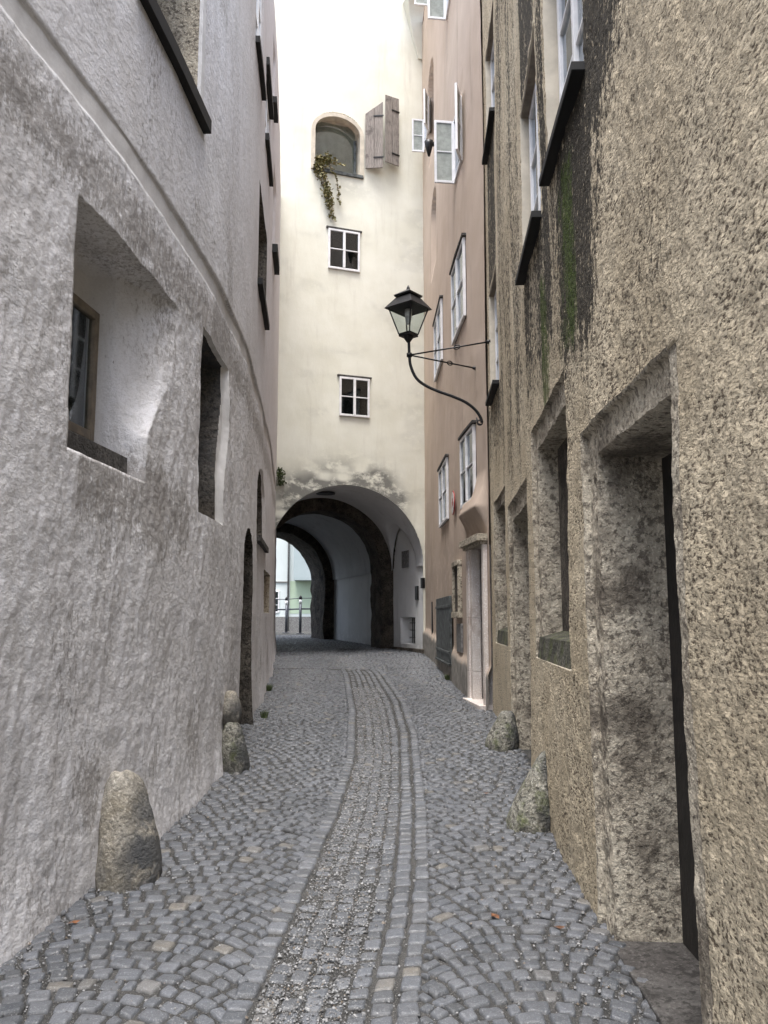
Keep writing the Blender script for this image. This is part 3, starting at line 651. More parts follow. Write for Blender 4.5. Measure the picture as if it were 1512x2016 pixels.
def archband(F, uc, a, b, v0, vs, thick, w0, w1, mat, parent, name, n=24, sides=True):
    m = MB(); P = []
    pts = [(uc - a, v0)] + [(uc - a * math.cos(math.pi * i / n), vs + b * math.sin(math.pi * i / n)) for i in range(n + 1)] + [(uc + a, v0)]
    for (u, v) in pts:
        k = (thick / max(a, .01)); du = (u - uc) * k; dv = (thick if v > vs else 0) * ((v - vs) / b if b else 0)
        P += [F(u, v, w0), F(u, v, w1), F(u + du, v + dv, w1), F(u + du, v + dv, w0)]
    for i in range(len(pts) - 1):
        o4 = 4 * i
        for j in range(4): m.F.append(None); m.F.pop(); 
        m_f = [(o4 + j, o4 + 4 + j, o4 + 4 + (j + 1) % 4, o4 + (j + 1) % 4) for j in range(4)]
        if i == 0: acc = []
        acc += m_f
    acc += [(0, 1, 2, 3), (len(P) - 1, len(P) - 2, len(P) - 3, len(P) - 4)]
    m.add(P, acc); return m.obj(name, mat, parent)
archband(FT, -2.28, .58, .42, 12.55, 13.62, .10, -.02, .03, M['cream_reveal'], tower, 'window_surround')
# shutters
def shutter(u0, u1, z0, zt0, zt1, w0, ang, mat=M['wood']):
    def F(u, z, w_):  # hinged about u0
        du = (u - u0); return FT(u0 + du * math.cos(ang) , z, w0 + w_ + du * math.sin(ang))
    m = MB(); k = 2
    for i in range(k):
        a = u0 + (u1 - u0) * i / k + .004; b = u0 + (u1 - u0) * (i + 1) / k - .004
        ta = zt0 + (zt1 - zt0) * i / k; tb = zt0 + (zt1 - zt0) * (i + 1) / k
        m.add([F(a, z0, 0), F(b, z0, 0), F(b, tb, 0), F(a, ta, 0), F(a, z0, .035), F(b, z0, .035), F(b, tb, .035), F(a, ta, .035)],
              [(3, 2, 1, 0), (4, 5, 6, 7), (0, 1, 5, 4), (1, 2, 6, 5), (2, 3, 7, 6), (3, 0, 4, 7)])
    sh = m.obj('shutter', mat, tower)
    m = MB(); 
    for z in (z0 + .28, zt1 - .38):
        m = MB(); m.box(F, u0 + (u1 - u0) * .45, u1 + .01, z - .02, z + .02, .036, .05); m.obj('hinge_strap', M['iron'], sh)
    return sh
shutter(-1.58, -1.14, 12.78, 14.25, 14.55, .05, R(24))
shutter(-1.12, -.70, 12.95, 14.75, 14.78, .24, R(-14))
# vaulted passage
def vault_z(s, t, a=AA, b=AB, lun=True):
    u = np.clip((s - AC) / a, -1, 1); z = AZ + b * np.sqrt(1 - u * u)
    if lun:
        for tc, hw, sgn in ((1.35, .85, 1),):
            q = np.clip(1 - ((t - tc) / hw) ** 2, 0, 1); z = np.where((s > AC) & (q > 0), np.maximum(z, AZ + 1.15 * np.sqrt(q)), z)
    return z
th = np.linspace(math.pi, 0, 61); ss = AC + AA * np.cos(th); ts = np.linspace(0, 9.74, 160)
SS, TT = np.meshgrid(ss, ts, indexing='ij'); ZZ = vault_z(SS, TT)
x, y, z = FG(SS.ravel(), TT.ravel(), ZZ.ravel()); P = np.stack([x, y, z], 1)
P[:, 2] += .015 * fbm(P, (1.5, 1.5, 1.5), 2, 110)
idx = np.arange(len(P)).reshape(SS.shape); Fc = np.stack([idx[:-1, :-1], idx[:-1, 1:], idx[1:, 1:], idx[1:, :-1]], -1).reshape(-1, 4)
z0 = np.zeros(len(P)); obj('vault', P, Fc, M['vault'], tower, True, dict(stain=z0, smooth=z0))
# right wall of the passage, with a grilled niche; left wall plain
WP = [Pk(.68, 1.72, 1.0, 1.66, .35, 'window_recess', 'white', far=.25)]
def wtop(U): q = np.clip(1 - ((U - 1.35) / .85) ** 2, 0, 1); return AZ + .02 + 1.15 * np.sqrt(q)
def cutw(u, v): return v > wtop(u) + .04
def z_attr(U, V, P, D): return dict(stain=.5 * np.exp(-(V - .9) / .25), smooth=0 * U, moss=0 * U)
heightwall(tower, FW, lines([(0, 2.4, .025), (2.4, 9.74, .08)], [.68]), lines([(.5, 4.2, .025)], [1.0, 1.66]), WP,
           lambda U, V, P, D: .015 * fbm(P, (1, 1, 1), 3, 120), M['white'], z_attr, name='passage_wall', cut=cutw)
FWL = lambda t, z, out: FG(AC - AA + out, t, z)
heightwall(tower, FWL, lines([(0, 9.74, .1)], []), lines([(.5, 2.95, .1)], []), [], lambda U, V, P, D: .015 * fbm(P, (1, 1, 1), 3, 121), M['white'], z_attr, name='passage_wall')
def rib(t0, t1, a, b, name='stone_rib'):
    pts = [(AC - a, z) for z in np.arange(.5, AZ, .08)] + [(AC - a * math.cos(q), AZ + b * math.sin(q)) for q in np.linspace(0, math.pi, 50)] + [(AC + a, z) for z in np.arange(AZ, .5, -.08)]
    pts = np.array(pts); n = len(pts); V = []; cols = [(-.45, t0), (0, t0), (0, t0 + .04)] + [(0, t) for t in np.arange(t0 + .1, t1 - .05, .07)] + [(0, t1 - .03), (0, t1), (-.45, t1)]
    for (off, t) in cols:
        k = pts.copy()
        if off: k[:, 0] = AC + (k[:, 0] - AC) * (1 + .45 / a); k[:, 1] = np.where(k[:, 1] > AZ, AZ + (k[:, 1] - AZ) * (1 + .5 / b), k[:, 1])
        V.append(np.stack(FG(k[:, 0], t + 0 * k[:, 0], k[:, 1]), 1))
    V = np.concatenate(V); idx = np.arange(len(V)).reshape(len(cols), n)
    Pn = fbm(V, (3, 3, 3), 3, 130); Pm = fbm(V + 9.1, (3, 3, 3), 3, 131); V[:, 0] += .05 * Pn; V[:, 2] += .03 * Pm; V[:, 1] += .03 * Pm
    V[:, 0] += .03 * np.abs(vnoise(V * (2, 2, 3.3), 133))
    Fc = np.stack([idx[:-1, :-1], idx[1:, :-1], idx[1:, 1:], idx[:-1, 1:]], -1).reshape(-1, 4)
    return obj(name, V, Fc, M['darkstone'], tower, True)
rib(2.25, 3.12, AA - .30, AB - .32); rib(8.0, 9.74, AA - .30, AB - .30)
# ring hole, plaque, intercom, grille
m = disc(lambda u, v, w_: FG(u, v, w_), -2.25, .95, .24, 4.70, 4.665); m.obj('vault_ring', M['iron'], tower)
box1('plaque', FW, (1.05, 1.5, 2.92, 3.35, .02, .05), M['plaque'], tower)
box1('intercom', FW, (.42, .58, 2.08, 2.42, .01, .05), M['iron'], tower)
box1('letter_box', FW, (-.02, .1, 2.35, 2.6, .02, .09), M['iron'], tower)
m = MB()
for i in range(4): m.box(FW, .80 + i * .11, .82 + i * .11, 1.02, 1.64, -.12, -.10)
for i in range(3): m.box(FW, .70, 1.3, 1.15 + i * .18, 1.17 + i * .18, -.10, -.085)
m.obj('window_grille', M['iron'], tower)
box1('dark_window', FW, (.69, 1.38, 1.0, 1.66, -.345, -.33), M['interior'], tower)
m = MB(); m.box(FW, -.2, 2.3, .6, .9, .0, .13, sub=8); m.obj('stone_kerb', M['darkstone'], tower)
# body of the tower around and above the passage
def FB(a, b, c): return FG(a, b, c)
m = MB(); m.box(FB, -7.5, 6, .8, 9.7, 5.1, 19.3); m.box(FB, .35, 6, .8, 9.7, -.3, 5.1); m.box(FB, -9, AC - AA - .1, .5, 9.7, -.3, 5.1)
m.obj('side_wall', M['cream'], tower)
m = MB(); m.box(FB, -8, -3.9, 9.74, 9.9, .3, 19); m.box(FB, 0, 6, 9.74, 9.9, .3, 19); m.box(FB, -3.9, 0, 9.74, 9.9, 4.75, 19); m.obj('rear_wall', M['cream'], tower)
m = MB(); m.box(FB, -7.6, 6.2, -.3, 9.9, 19.3, 19.6); m.obj('roof', M['rooftile'], tower)
# swept eaves corbel at the top right
m = MB(); P = []
n = 14
for i in range(n + 1):
    q = i / n * math.pi / 2; r = 1 - math.sin(q)
    z = 16.15 + 1.5 * math.sin(q) ** 1.0; o_ = .03 + .55 * (1 - math.cos(q)); u = -.12 - .42 * math.sin(q)
    P += [FT(u, z, -.03), FT(u, z, o_), FT(.35, z, o_), FT(.35, z, -.03)]
m.add(P, [(4 * i + j, 4 * i + 4 + j, 4 * i + 4 + (j + 1) % 4, 4 * i + (j + 1) % 4) for i in range(n) for j in range(4)] + [(0, 1, 2, 3), (4 * n + 3, 4 * n + 2, 4 * n + 1, 4 * n)])
m.obj('eaves_corbel', M['cream'], tower)

# house bodies behind their street walls (solid backs, sides and roofs)
def solid(parent, name, pts, z0, z1, mat):
    n = len(pts); V = [(x, y, z0) for x, y in pts] + [(x, y, z1) for x, y in pts]
    F = [tuple(range(n))[::-1], tuple(range(n, 2 * n))] + [(i, (i + 1) % n, (i + 1) % n + n, i + n) for i in range(n)]
    return obj(name, V, F, mat, parent)
def body(parent, c, side, ya, yb, z1, mat, width=7.0):
    ys = list(np.linspace(ya, yb, 10)); inner = [(float(c(y)[0]) - side * .95, y) for y in ys]; outer = [(inner[-1][0] - side * width, yb), (inner[0][0] - side * width, ya)]
    o = solid(parent, 'side_wall', inner + outer, -.9, z1 - .1, mat)
    top = [(float(c(y)[0]) + side * .0, y) for y in ys]; solid(parent, 'roof', top + outer, z1 - .09, z1 + .12, M['rooftile'])
body(grey, cL, 1, -1.2, 7.0, 7.45, M['grey']); body(grey, cL, 1, 7.0, 20.3, 11.6, M['grey']); body(ochre, cR, -1, -.8, 6.95, 7.45, M['ochre']); body(ochre, cR, -1, 6.95, 11.1, 11.8, M['ochre']); body(pink, cP, -1, 11.2, 20.6, 17, M['pink'])  # unseen near wings made short and low to let sky light in

# ------------------------------------------------------------------ beyond the arch
mint = tag(empty('mint_house', (-5, 43, 1)), 'bright pale mint house with box bay seen through the archway', 'house')
FH = lambda u, v, w_: (u, 42 - w_, v)
m = MB(); m.box(FH, -16, 12, .5, 12, -6, 0); m.obj('wall', M['palewall'], mint)
box1('bay', FH, (-4.5, -1.5, 3.55, 6.6, 0.003, .7), M['bay'], mint)
m = MB(); m.box(FH, -4.75, 12, 1.9, 3.54, .003, .012); m.obj('painted_panel', M['mint'], mint)
m = MB(); m.box(FH, -16, 12, .5, 1.75, .004, .06); m.obj('plinth', M['plaque'], mint)
for (a, b, z0, z1) in ((-6.2, -5.28, 1.95, 3.05), (-8.5, -7.4, 1.95, 3.3), (-4.1, -3.3, 5.2, 6.2)):
    window(mint, (lambda u, v, w_: FH(u, v, w_ + (.70 if a > -5 else 0))), a, b, z0, z1, .005, 'paint', 2, 3, .06, back=.0)
m = MB(); m.tube([(-4.83, 41.9, .9), (-4.83, 41.9, 12)], .05, 8); m.obj('downpipe', M['plaque'], mint, True)
m = MB(); m.box(FH, -16.3, 12.3, 12, 12.3, -6, .4); m.obj('roof', M['rooftile'], mint)
m = MB(); m.box(FH, -16, -4.85, 3.46, 3.52, .005, .05); m.obj('string_course', M['plaque'], mint)
def bollard(loc, label):
    o = empty('fence_post', loc); tag(o, label, 'fence post', 'steel posts beyond the archway'); x, y, z = loc
    m = MB(); m.tube([(x, y, z), (x, y, z + 1.22)], .055, 12); m.obj('post', M['steel'], o, True)
    m = MB(); m.tube([(x, y, z + 1.225), (x, y, z + 1.40)], .06, 12); m.obj('reflective_collar', M['paint'], o, True)
    m = MB(); m.tube([(x, y, z + 1.405), (x, y, z + 1.50), (x, y, z + 1.56)], [.065, .065, .02], 12); m.obj('cap', M['iron'], o, True)
    m = MB(); m.box(lambda a, b, c: (x + a, y + b, z + c), -.16, .16, -.1, .1, .0, .04); m.obj('foot_plate', M['steel'], o)
X1 = atY(563.5, 1240, 36)[0]; X2 = atY(591, 1245, 34)[0]
bollard((X1, 36, 1.02), 'farther steel post with white collar, left of the two beyond the arch')
bollard((X2, 34, 1.02), 'nearer steel post with white collar, right of the two beyond the arch')
m = MB()
for z in (1.45, 1.05 - .05, .98 + .05): 
    m.tube([(X1 - 4, 38, 1.02 + z), (X1, 36, 1.02 + z - .0), (X2, 34, 1.02 + z), (X2 + 4, 32.5, 1.02 + z)], .018, 6)
tag(m.obj('railing', M['steel'], None, True), 'thin steel rails running between the posts beyond the arch', 'railing')

# ------------------------------------------------------------------ STREET
def kind(o, k): o['kind'] = k; return o
xs = np.unique(np.concatenate([np.linspace(-60, -6, 10), np.linspace(-6, 4, 101), np.linspace(4, 60, 10)]))
ys = np.unique(np.concatenate([np.linspace(-60, -8, 8), np.linspace(-8, 34, 281), np.linspace(34, 400, 16)]))
X, Y = np.meshgrid(xs, ys, indexing='ij'); Pg = np.stack([X.ravel(), Y.ravel(), ground(X.ravel(), Y.ravel()) - .0115], 1)
Pg[:, 2] += .003 * fbm(Pg, (9, 9, 0), 2, 140)
idx = np.arange(len(Pg)).reshape(X.shape); Fc = np.stack([idx[:-1, :-1], idx[1:, :-1], idx[1:, 1:], idx[:-1, 1:]], -1).reshape(-1, 4)
kind(obj('ground', Pg, Fc, M['soil'], None, True), 'structure')
bL = lambda y: np.interp(y, [0, 3.48, 4.56, 5.71, 6.3, 8.33, 11.2, 15.6, 19.5, 32], [-.62, -.53, -.45, -.38, -.33, -.27, -.36, -.64, -1.1, -5.2])
bR = lambda y: np.interp(y, [0, 3.7, 4.46, 5.4, 6.75, 9.6, 12.2, 15.9, 19.5, 32], [-.2, -.06, .02, .07, .12, .17, .1, -.2, -.7, -4.8])
Q = []; info = []                                     # corner quads, (size class)
def columns(x_of, wid, y0, y1, ln, jit, lo):
    y = y0
    while y < y1:
        l = ln * random.uniform(.75, 1.25); a = x_of(y); b = x_of(y + l); j = lambda s=.008: random.uniform(-s, s)
        Q.append([(a + j(), y + j()), (a + wid + j(), y + j()), (b + wid + j(), y + l + j()), (b + j(), y + l + j())]); info.append(lo); y += l
for k in range(1): columns(lambda y: float(bL(y)) - .118, .116, 1, 16.5, .12, 0, 0)
for k in range(5): columns(lambda y, k=k: float(bL(y)) + (float(bR(y)) - float(bL(y))) * k / 5, .096, 1, 16.5, .105, 0, random.uniform(.003, .012))
for k in range(2): columns(lambda y, k=k: float(bR(y)) + .004 + .108 * k, .108, 1, 16.5, .112, 0, 0)
def fans(xa, xb, y0, y1, sp=.095, stn=.094, A=R(44)):
    y = y0; r = 0
    while y < y1:
        a = float(xa(y)); b = float(xb(y)); W = b - a
        nf = max(1, round(W / 1.15)); Wf = W / nf
        for f in range(nf):
            xc = a + Wf * (f + .5); Rr = Wf / 2 / math.sin(A); L = 2 * Rr * A; n = max(3, round(L / stn))
            cuts = np.sort(np.array([-A + 2 * A * (i + .5 * (r % 2)) / n for i in range(0, n + 1)]) + rng.uniform(-.25, .25, n + 1) * 2 * A / n)
            if r % 2: cuts = np.concatenate([[-A], cuts[:-1], [A]]) if cuts[-1] > A else np.concatenate([[-A], cuts, [A]])
            for i in range(len(cuts) - 1):
                p0, p1 = cuts[i], cuts[i + 1]
                if p1 - p0 < .3 * 2 * A / n: continue
                pt = lambda p, k: (xc + Rr * math.sin(p) + (k * sp * math.cos(p) * math.sin(p)), y + Rr * (math.cos(p) - 1) + k * sp * math.cos(p) * math.cos(p))
                j = lambda s=.007: random.uniform(-s, s)
                Q.append([tuple(q + j() for q in pt(p0, 0)), tuple(q + j() for q in pt(p1, 0)), tuple(q + j() for q in pt(p1, 1)), tuple(q + j() for q in pt(p0, 1))]); info.append(0)
        y += sp * random.uniform(.94, 1.06); r += 1
fans(lambda y: cL(y)[0] - .05, lambda y: bL(y) - .12, 1.2, 16.4)
fans(lambda y: bR(y) + .225, lambda y: (cR(y)[0] if y < 11.2 else cP(y)[0]) + .05, 1.2, 16.5)
fans(lambda y: cL(y)[0] - .05, lambda y: cP(y)[0] + .05, 16.6, 19.4)
# inside the passage and beyond: plain rows
for t in np.arange(-.9, 12, .11):
    y = 20 + t
    s = -4.2
    while s < .1:
        l = random.uniform(.09, .13); p = [FG(s, t, 0), FG(s + l, t, 0), FG(s + l, t + .11, 0), FG(s, t + .11, 0)]
        if p[0][1] > 19.25 + (0 if p[0][0] < 0 else .2): Q.append([(q[0], q[1]) for q in p]); info.append(0)
        s += l
Q = np.array(Q, float); info = np.array(info)
def stones(Q, info, n):
    N = len(Q); g = np.linspace(-1, 1, n); g = np.sign(g) * np.abs(g) ** .62
    u, v = np.meshgrid(g, g, indexing='ij'); u = u.ravel(); v = v.ravel()
    ru = u * np.sqrt(1 - v ** 4 * .17); rv = v * np.sqrt(1 - u ** 4 * .17)
    c = Q.mean(1, keepdims=True); d = Q - c; ln = np.linalg.norm(d, axis=2, keepdims=True)
    Qs = c + d * (1 - rng.uniform(.0055, .0105, (N, 1, 1)) / ln * 1.4)
    a = ((1 - ru) * (1 - rv) / 4, (1 + ru) * (1 - rv) / 4, (1 + ru) * (1 + rv) / 4, (1 - ru) * (1 + rv) / 4)
    XY = sum(a[k][None, :, None] * Qs[:, k][:, None, :] for k in range(4))
    P = np.zeros((N, n * n, 3)); P[:, :, :2] = XY
    m = np.maximum(np.abs(u), np.abs(v)); prof = 1 - .0 * m - (m ** 5) * .25; prof = np.where(m > .985, -1.0, prof)
    dome = .010 * (1 - .14 * (u * u + v * v)) + (prof - 1) * .010
    c0 = c[:, 0]; zc = ground(c0[:, 0], c0[:, 1]); 
    tilt = rng.normal(0, .0022, (N, 2)); zj = rng.normal(0, .0034, N) - info
    P[:, :, 2] = zc[:, None] - .006 + dome[None] + zj[:, None] + tilt[:, :1] * u + tilt[:, 1:] * v
    P[:, :, 2] += (ground(XY[:, :, 0].ravel(), XY[:, :, 1].ravel()).reshape(N, -1) - zc[:, None])
    Pf = P.reshape(-1, 3)
    inner = np.tile(m < .9, N); Pf[inner, 2] += .0022 * vnoise(Pf[inner] * 45, 150)
    Pf[:, 0] += .0022 * vnoise(Pf * 26, 151); Pf[:, 1] += .0022 * vnoise(Pf * 26, 152)
    tone = np.repeat(np.clip(rng.normal(.5, .27, N), 0, 1), n * n); warm = np.repeat(np.where(rng.random(N) < .04, rng.uniform(.4, .9, N), rng.uniform(0, .12, N)), n * n)
    edge = np.tile(sstep(.93, 1.0, m), N)
    i0 = np.arange(n * n).reshape(n, n); f = np.stack([i0[:-1, :-1], i0[1:, :-1], i0[1:, 1:], i0[:-1, 1:]], -1).reshape(-1, 4)
    F = (np.arange(N)[:, None, None] * n * n + f[None]).reshape(-1, 4)
    return Pf, F, dict(tone=tone, warm=warm, edge=edge)
cy = Q[:, :, 1].mean(1); near = cy < 7
A = stones(Q[near], info[near], 9); B = stones(Q[~near], info[~near], 6)
st = obj('cobbled_street', np.concatenate([A[0], B[0]]), np.concatenate([A[1], B[1] + len(A[0])]), M['cobble'], None, True, {k: np.concatenate([A[2][k], B[2][k]]) for k in A[2]})
kind(st, 'structure')
# ------------------------------------------------------------------ GRAVEL
def gravel(N):
    Y = 1.8 + 12 * rng.random(N) ** 1.9; t = rng.random(N); X = np.zeros(N)
    cL_ = cL(Y)[0]; cR_ = np.where(Y < 11.2, cR(Y)[0], cP(Y)[0])
    which = rng.random(N)
    a = which < .52; X[a] = bL(Y[a]) + (bR(Y[a]) - bL(Y[a])) * rng.beta(1.2, 1.6, a.sum())
    b = (which >= .52) & (which < .70); X[b] = cL_[b] + .04 + rng.exponential(.16, b.sum())
    c = (which >= .70) & (which < .88); X[c] = cR_[c] - .02 - rng.exponential(.22, c.sum())
    d = which >= .88; X[d] = cL_[d] + (cR_[d] - cL_[d]) * rng.random(d.sum())
    keep = (X > cL_) & (X < cR_ + .03); X = X[keep]; Y = Y[keep]; N = len(X)
    r = np.clip(rng.lognormal(-5.55, .38, N), .0018, .010) * (1 + .04 * Y)
    base = np.array([(1, 0, 0), (-.5, .87, 0), (-.5, -.87, 0), (.5, .5, .75), (-.8, .1, .7), (.2, -.7, .8), (0, 0, 1.1)])
    V = base[None] * r[:, None, None] * rng.uniform(.7, 1.35, (N, 7, 3)); an = rng.uniform(0, 6.28, N); c_, s_ = np.cos(an)[:, None], np.sin(an)[:, None]
    V = np.stack([V[:, :, 0] * c_ - V[:, :, 1] * s_, V[:, :, 0] * s_ + V[:, :, 1] * c_, V[:, :, 2] * .8], 2)
    V[:, :, 0] += X[:, None]; V[:, :, 1] += Y[:, None]; V[:, :, 2] += (ground(X, Y) - .003 + rng.uniform(-.008, .003, N))[:, None]
    f = np.array([(0, 3, 5), (0, 1, 3), (1, 4, 3), (1, 2, 4), (2, 5, 4), (2, 0, 5), (3, 6, 5), (3, 4, 6), (4, 5, 6)])
    F = (np.arange(N)[:, None, None] * 7 + f[None]).reshape(-1, 3)
    return V.reshape(-1, 3), F, dict(tone=np.repeat(rng.beta(1.3, 1.8, N), 7), warm=np.repeat((rng.random(N) < .07) * .6, 7))
V, F, At = gravel(42000)
tag(obj('gravel', V, F, M['gravel'], None, False, At), 'loose pale grit scattered over the centre strip and wall edges', None, kind='stuff')

# ------------------------------------------------------------------ GUARD STONES
def rock(name, c, sx, sy, sz, seed, mat, label, lean=(0, 0), top=.55, rough=.12):
    n1, n2 = 56, 40; V = []
    for j in range(n2 + 1):
        ph = math.pi * j / n2; 
        for i in range(n1):
            a = 2 * math.pi * i / n1; z = math.cos(ph); r = math.sin(ph) ** .62
            k = 1 - (1 - top) * sstep(-.4, 1, z)
            V.append((r * math.cos(a) * k, r * math.sin(a) * k, z))
    V = np.array(V); n = fbm(V + seed * 3.1, (1.2,) * 3, 3, seed); nn = fbm(V + seed, (5,) * 3, 3, seed + 1)
    V = V * (1 + rough * n + .035 * nn)[:, None]
    V[:, 0] = V[:, 0] * sx + lean[0] * V[:, 2]; V[:, 1] = V[:, 1] * sy + lean[1] * V[:, 2]; V[:, 2] *= sz
    F = []
    for j in range(n2):
        for i in range(n1): F.append((j * n1 + i, (j + 1) * n1 + i, (j + 1) * n1 + (i + 1) % n1, j * n1 + (i + 1) % n1))
    o = obj(name, V, F, mat, None, True, dict(stain=sstep(.0, .12, V[:, 0] + .05 * fbm(V, (7, 7, 7), 2, seed)) * .9)); o.location = c
    return tag(o, label, 'guard stone', 'guard stones along the house walls')
gz = lambda x, y: float(ground(x, y))
rock('guard_stone', (-1.47, 4.98, gz(-1.4, 5) + .12), .20, .21, .41, 3, M['boulder'], 'tall brown guard stone with dark side leaning on the grey wall, nearest on the left', (-.04, .02), .74, .24)
rock('guard_stone', (-1.37, 7.75, gz(-1.3, 7.6) + .12), .14, .18, .30, 5, M['mossboulder'], 'dark lower guard stone below a rounder one, by the grey house door', (-.02, 0), .7)
rock('guard_stone', (-1.42, 7.85, gz(-1.3, 7.7) + .52), .10, .17, .17, 8, M['boulder'], 'pale round guard stone resting on top of a dark one, by the grey house door', (0, 0), .8)
rock('guard_stone', (1.05, 6.05, gz(1, 6) + .10), .17, .24, .38, 12, M['mossboulder'], 'mossy pointed guard stone below the blind window of the ochre house', (.09, 0), .42)
rock('guard_stone', (1.23, 8.75, gz(1.2, 8.7) + .10), .17, .24, .27, 15, M['mossboulder'], 'rounded mossy guard stone beside the far ochre doorway', (.05, 0), .6)

# ------------------------------------------------------------------ STREET LAMP
LY = 11.2; lamp = empty('wall_lantern', FP(LY, 4.4, 0)); tag(lamp, 'black wall lantern with four glass sides on a curved iron bracket', 'street lamp')
A_ = lambda px, py: np.array(atY(px, py, LY))
pts = [A_(805, 672), A_(806, 700), A_(809, 722), A_(820, 745), A_(838, 759), A_(862, 770), A_(890, 780), A_(915, 791), A_(934, 805), A_(945, 820), A_(949, 832)]
def smooth(pts, k=4):
    out = []; n = len(pts)
    for i in range(n - 1):
        p0, p1, p2, p3 = pts[max(i - 1, 0)], pts[i], pts[i + 1], pts[min(i + 2, n - 1)]
        for j in range(k):
            t = j / k; out.append(.5 * ((2 * p1) + (p2 - p0) * t + (2 * p0 - 5 * p1 + 4 * p2 - p3) * t * t + (3 * p1 - p0 - 3 * p2 + p3) * t ** 3))
    return out + [pts[-1]]
m = MB(); m.tube(smooth(pts), .021, 10)
e = pts[-1]; m.tube([e + np.array((-.03 + .035 * math.cos(q), 0, .0 + .035 * math.sin(q))) for q in np.linspace(0, 6.2, 14)], .011, 6)
m.tube([A_(938, 822), A_(941, 834), A_(947, 836)], .012, 6); m.obj('bracket', M['iron'], lamp, True)
m = MB(); J = A_(806, 699); wallp = [np.array(FP(11.12, 5.40, .0)), np.array(FP(11.75, 5.25, .0))]
wallp[0] = np.array(FR(10.9, 5.36, .0)); 
m.tube([J + (0, 0, .025), J + (0, 0, -.025)], .04, 10)
for q in wallp:
    m.tube([J, q], .011, 7); d = (q - J); d0 = d / np.linalg.norm(d); c = J + d * .60; up = np.array((0, 0, 1.))
    m.tube([c + d0 * .045 * math.cos(a) + up * .03 * math.sin(a) for a in np.linspace(0, 6.28, 16)], .008, 6)
    m.tube([q - d0 * .05, q + d0 * .02], [.018, .04], 8)
m.obj('stay_rod', M['iron'], lamp, True)
zb = A_(804, 661)[2]; ze = A_(804, 603)[2]; zt = A_(804, 563)[2]; cx = A_(804, 640)[0]
ROT = R(5)
def LF(rad, z, k): a = ROT + math.pi / 2 * k; return np.array((cx + rad * math.cos(a), LY + rad * math.sin(a), z))
zb, ze = zb + .02, ze - .02
m = MB()
for k in range(4): m.tube([LF(.135, zb, k), LF(.285, ze, k)], .011, 6)
for k in range(4): m.tube([LF(.135, zb, k), LF(.135, zb, k + 1)], .012, 6); m.tube([LF(.285, ze, k), LF(.285, ze, k + 1)], .014, 6)
m.add([LF(.14, zb - .035, k) for k in range(4)] + [LF(.14, zb - .005, k) for k in range(4)], [(3, 2, 1, 0), (4, 5, 6, 7)] + [(k, (k + 1) % 4, (k + 1) % 4 + 4, k + 4) for k in range(4)])
m.tube([(cx, LY, zb - .12), (cx, LY, zb - .08), (cx, LY, zb - .03)], [.022, .05, .085], 12)
m.obj('lantern_frame', M['iron'], lamp)
def frust(r0, z0, r1, z1, cap=True):
    P = [LF(r0, z0, k) for k in range(4)] + [LF(r1, z1, k) for k in range(4)]
    return P, [(k, (k + 1) % 4, (k + 1) % 4 + 4, k + 4) for k in range(4)] + ([(3, 2, 1, 0), (4, 5, 6, 7)] if cap else [])
m = MB(); m.add(*frust(.345, ze - .02, .17, ze + .15)); m.add(*frust(.20, ze + .155, .20, ze + .175)); m.add(*frust(.215, ze + .176, .03, ze + .265))
m.tube([(cx, LY, ze + .26), (cx, LY, ze + .30), (cx, LY, ze + .33)], [.03, .02, .005], 8); m.obj('lantern_roof', M['iron'], lamp)
m = MB()
for k in range(4): m.add([LF(.132, zb, k), LF(.132, zb, k + 1), LF(.282, ze, k + 1), LF(.282, ze, k)], [(0, 1, 2, 3)])
m.obj('lantern_glass', M['lampglass'], lamp)
m = MB(); m.tube([(cx, LY, ze - .03), (cx, LY, ze - .12), (cx, LY, ze - .24)], [.05, .05, .03], 12); m.obj('light_bulb', M['signwhite'], lamp, True)

# ------------------------------------------------------------------ IVY, PLANT, LEAVES
def leaves(name, pts, size, mat, spread, label, cat, parent=None, stems=None):
    V = []; F = []
    for p in pts:
        for _ in range(1):
            d = rng.normal(0, 1, 3); d /= np.linalg.norm(d); a = np.cross(d, (0, 0, 1.)); a /= np.linalg.norm(a) + 1e-6; b = np.cross(d, a); s = size * random.uniform(.6, 1.3)
            c = np.array(p) + rng.normal(0, spread, 3); o_ = len(V)
            for (q, r_) in ((0, -.5), (.45, -.3), (.5, .1), (.2, .25), (0, .6), (-.2, .25), (-.5, .1), (-.45, -.3)): V.append(c + a * q * s + b * r_ * s + d * .15 * s * (abs(q)))
            F.append(tuple(range(o_, o_ + 8)))
    o = obj(name, V, F, mat, parent)
    if label: tag(o, label, cat)
    return o
ivy = empty('hanging_ivy', FT(-2.7, 12.6, .05)); tag(ivy, 'yellowing ivy trailing down from the arched window sill of the tower', 'ivy')
strands = [[(625, 330), (634, 360), (645, 400), (655, 432)], [(632, 318), (640, 350), (650, 380), (653, 405)], [(640, 310), (655, 335), (665, 365), (668, 400)], [(622, 325), (624, 340)], [(625, 315), (650, 315), (676, 326)],
           [(630, 312), (632, 335), (642, 365), (644, 385)]]
pts = []; sm = MB()
def tw(px, py, out):
    r = ray(px, py); nrm = np.array(ET); t = (nrm @ (O_ - ET * out)) / (nrm @ r[:2]); P = r * t; return np.array((P[0], P[1], EYE + P[2]))
for i, s_ in enumerate(strands):
    w_ = smooth([tw(a, b, .07 + .02 * (i % 3)) for a, b in s_], 6); sm.tube(w_, .006, 5)
    wt = 54 if i != 2 else 26
    for k in range(int(len(w_) * (wt / 6))): pts.append(w_[rng.integers(len(w_))] + rng.normal(0, .035 if i != 2 else .02, 3))
for _ in range(230): pts.append(tw(628 + rng.uniform(-6, 24), 316 + rng.normal(0, 6), .10))
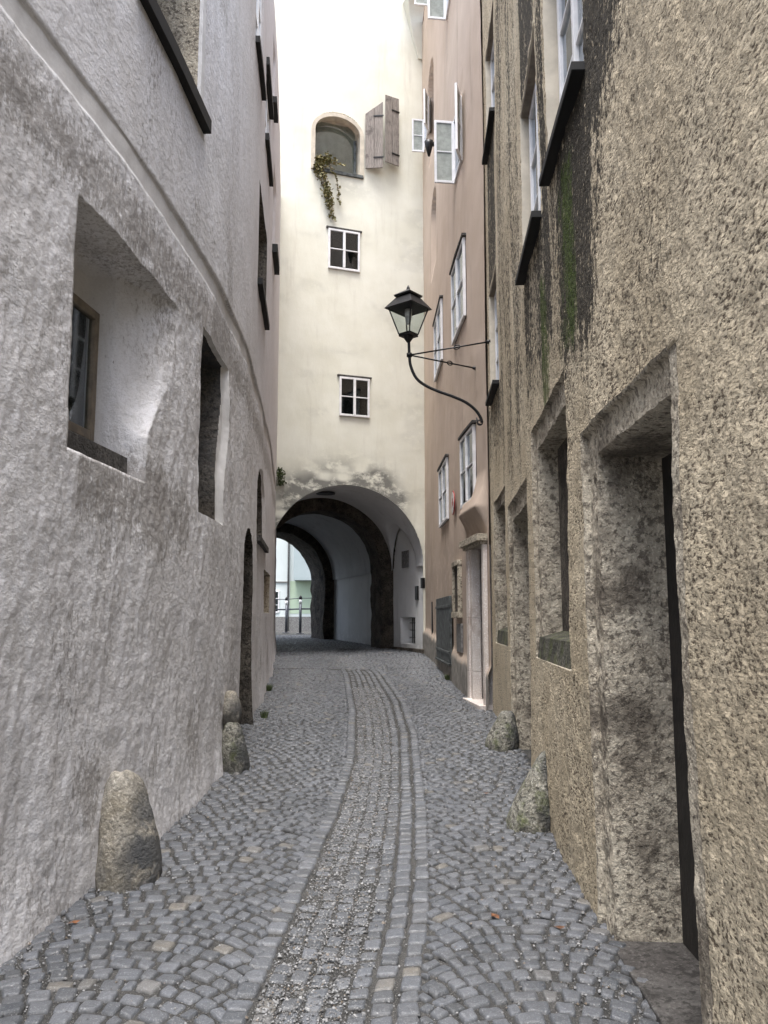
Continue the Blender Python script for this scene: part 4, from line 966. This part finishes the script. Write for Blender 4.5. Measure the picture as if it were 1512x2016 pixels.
sm.obj('stem', M['stem'], ivy, True); leaves('leaves', pts, .055, M['ivy'], .012, None, None, ivy)
wp = np.array(FT(-3.62, 4.9, .06)); pts = [np.array(FT(-3.62 + rng.normal(0, .06), 4.85 + rng.uniform(-.2, .2), .06 + abs(rng.normal(0, .03)))) for _ in range(170)]
leaves('wall_plant', pts, .05, M['green'], .01, 'small dark green plant growing on the tower edge above the arch', 'plant')
# weeds at the foot of the pink and grey walls
def tuft(x, y, n, label):
    V = []; F = []; z = gz(x, y)
    for _ in range(n):
        a = random.uniform(0, 6.28); l = random.uniform(.03, .11); bx, by = x + random.uniform(-.03, .03), y + random.uniform(-.06, .06); o_ = len(V); w_ = .004
        V += [(bx - w_, by, z - .01), (bx + w_, by, z - .01), (bx + .5 * l * math.cos(a), by + .5 * l * math.sin(a), z + l)]; F.append((o_, o_ + 1, o_ + 2))
    tag(obj('weed_tuft', V, F, M['green']), label, 'weed')
tuft(1.10, 14.6, 260, 'dry weeds at the foot of the pink wall near the tower'); tuft(-1.80, 13.2, 260, 'straggling weeds at the far foot of the grey wall'); tuft(-1.50, 10.6, 160, 'weeds at the foot of the grey wall past its doorway')
def leaf(px, py, label):
    r = ray(px, py); t = (EYE + .09) / (.045 * r[1] - r[2]); x, y = r[0] * t, r[1] * t; z = gz(x, y) + .006; a = random.uniform(0, 6)
    V = [(x + .03 * math.cos(a + q) * k, y + .03 * math.sin(a + q) * k, z + h) for q, k, h in ((0, 1.1, .012), (.8, .6, .002), (1.6, .5, .008), (3.1, 1.0, .001), (4.2, .6, .01), (5.3, .65, .003))]
    tag(obj('dead_leaf', V, [(0, 1, 2), (0, 2, 3), (0, 3, 4), (0, 4, 5)], M['deadleaf']), label, 'leaf')
leaf(145, 1820, 'rust brown dead leaf at the foot of the grey wall, before the guard stone'); leaf(975, 1808, 'dark brown dead leaf on setts right of the centre strip')
leaf(957, 1564, 'small brown dead leaf level with the pointed guard stone'); leaf(1100, 1830, 'dark dead leaf near the foot of the ochre wall')

bpy.context.view_layer.update()
for e in [o for o in bpy.data.objects if o.type == 'EMPTY']:
    inv = e.matrix_world.inverted()
    for c in e.children:
        c.matrix_parent_inverse = inv
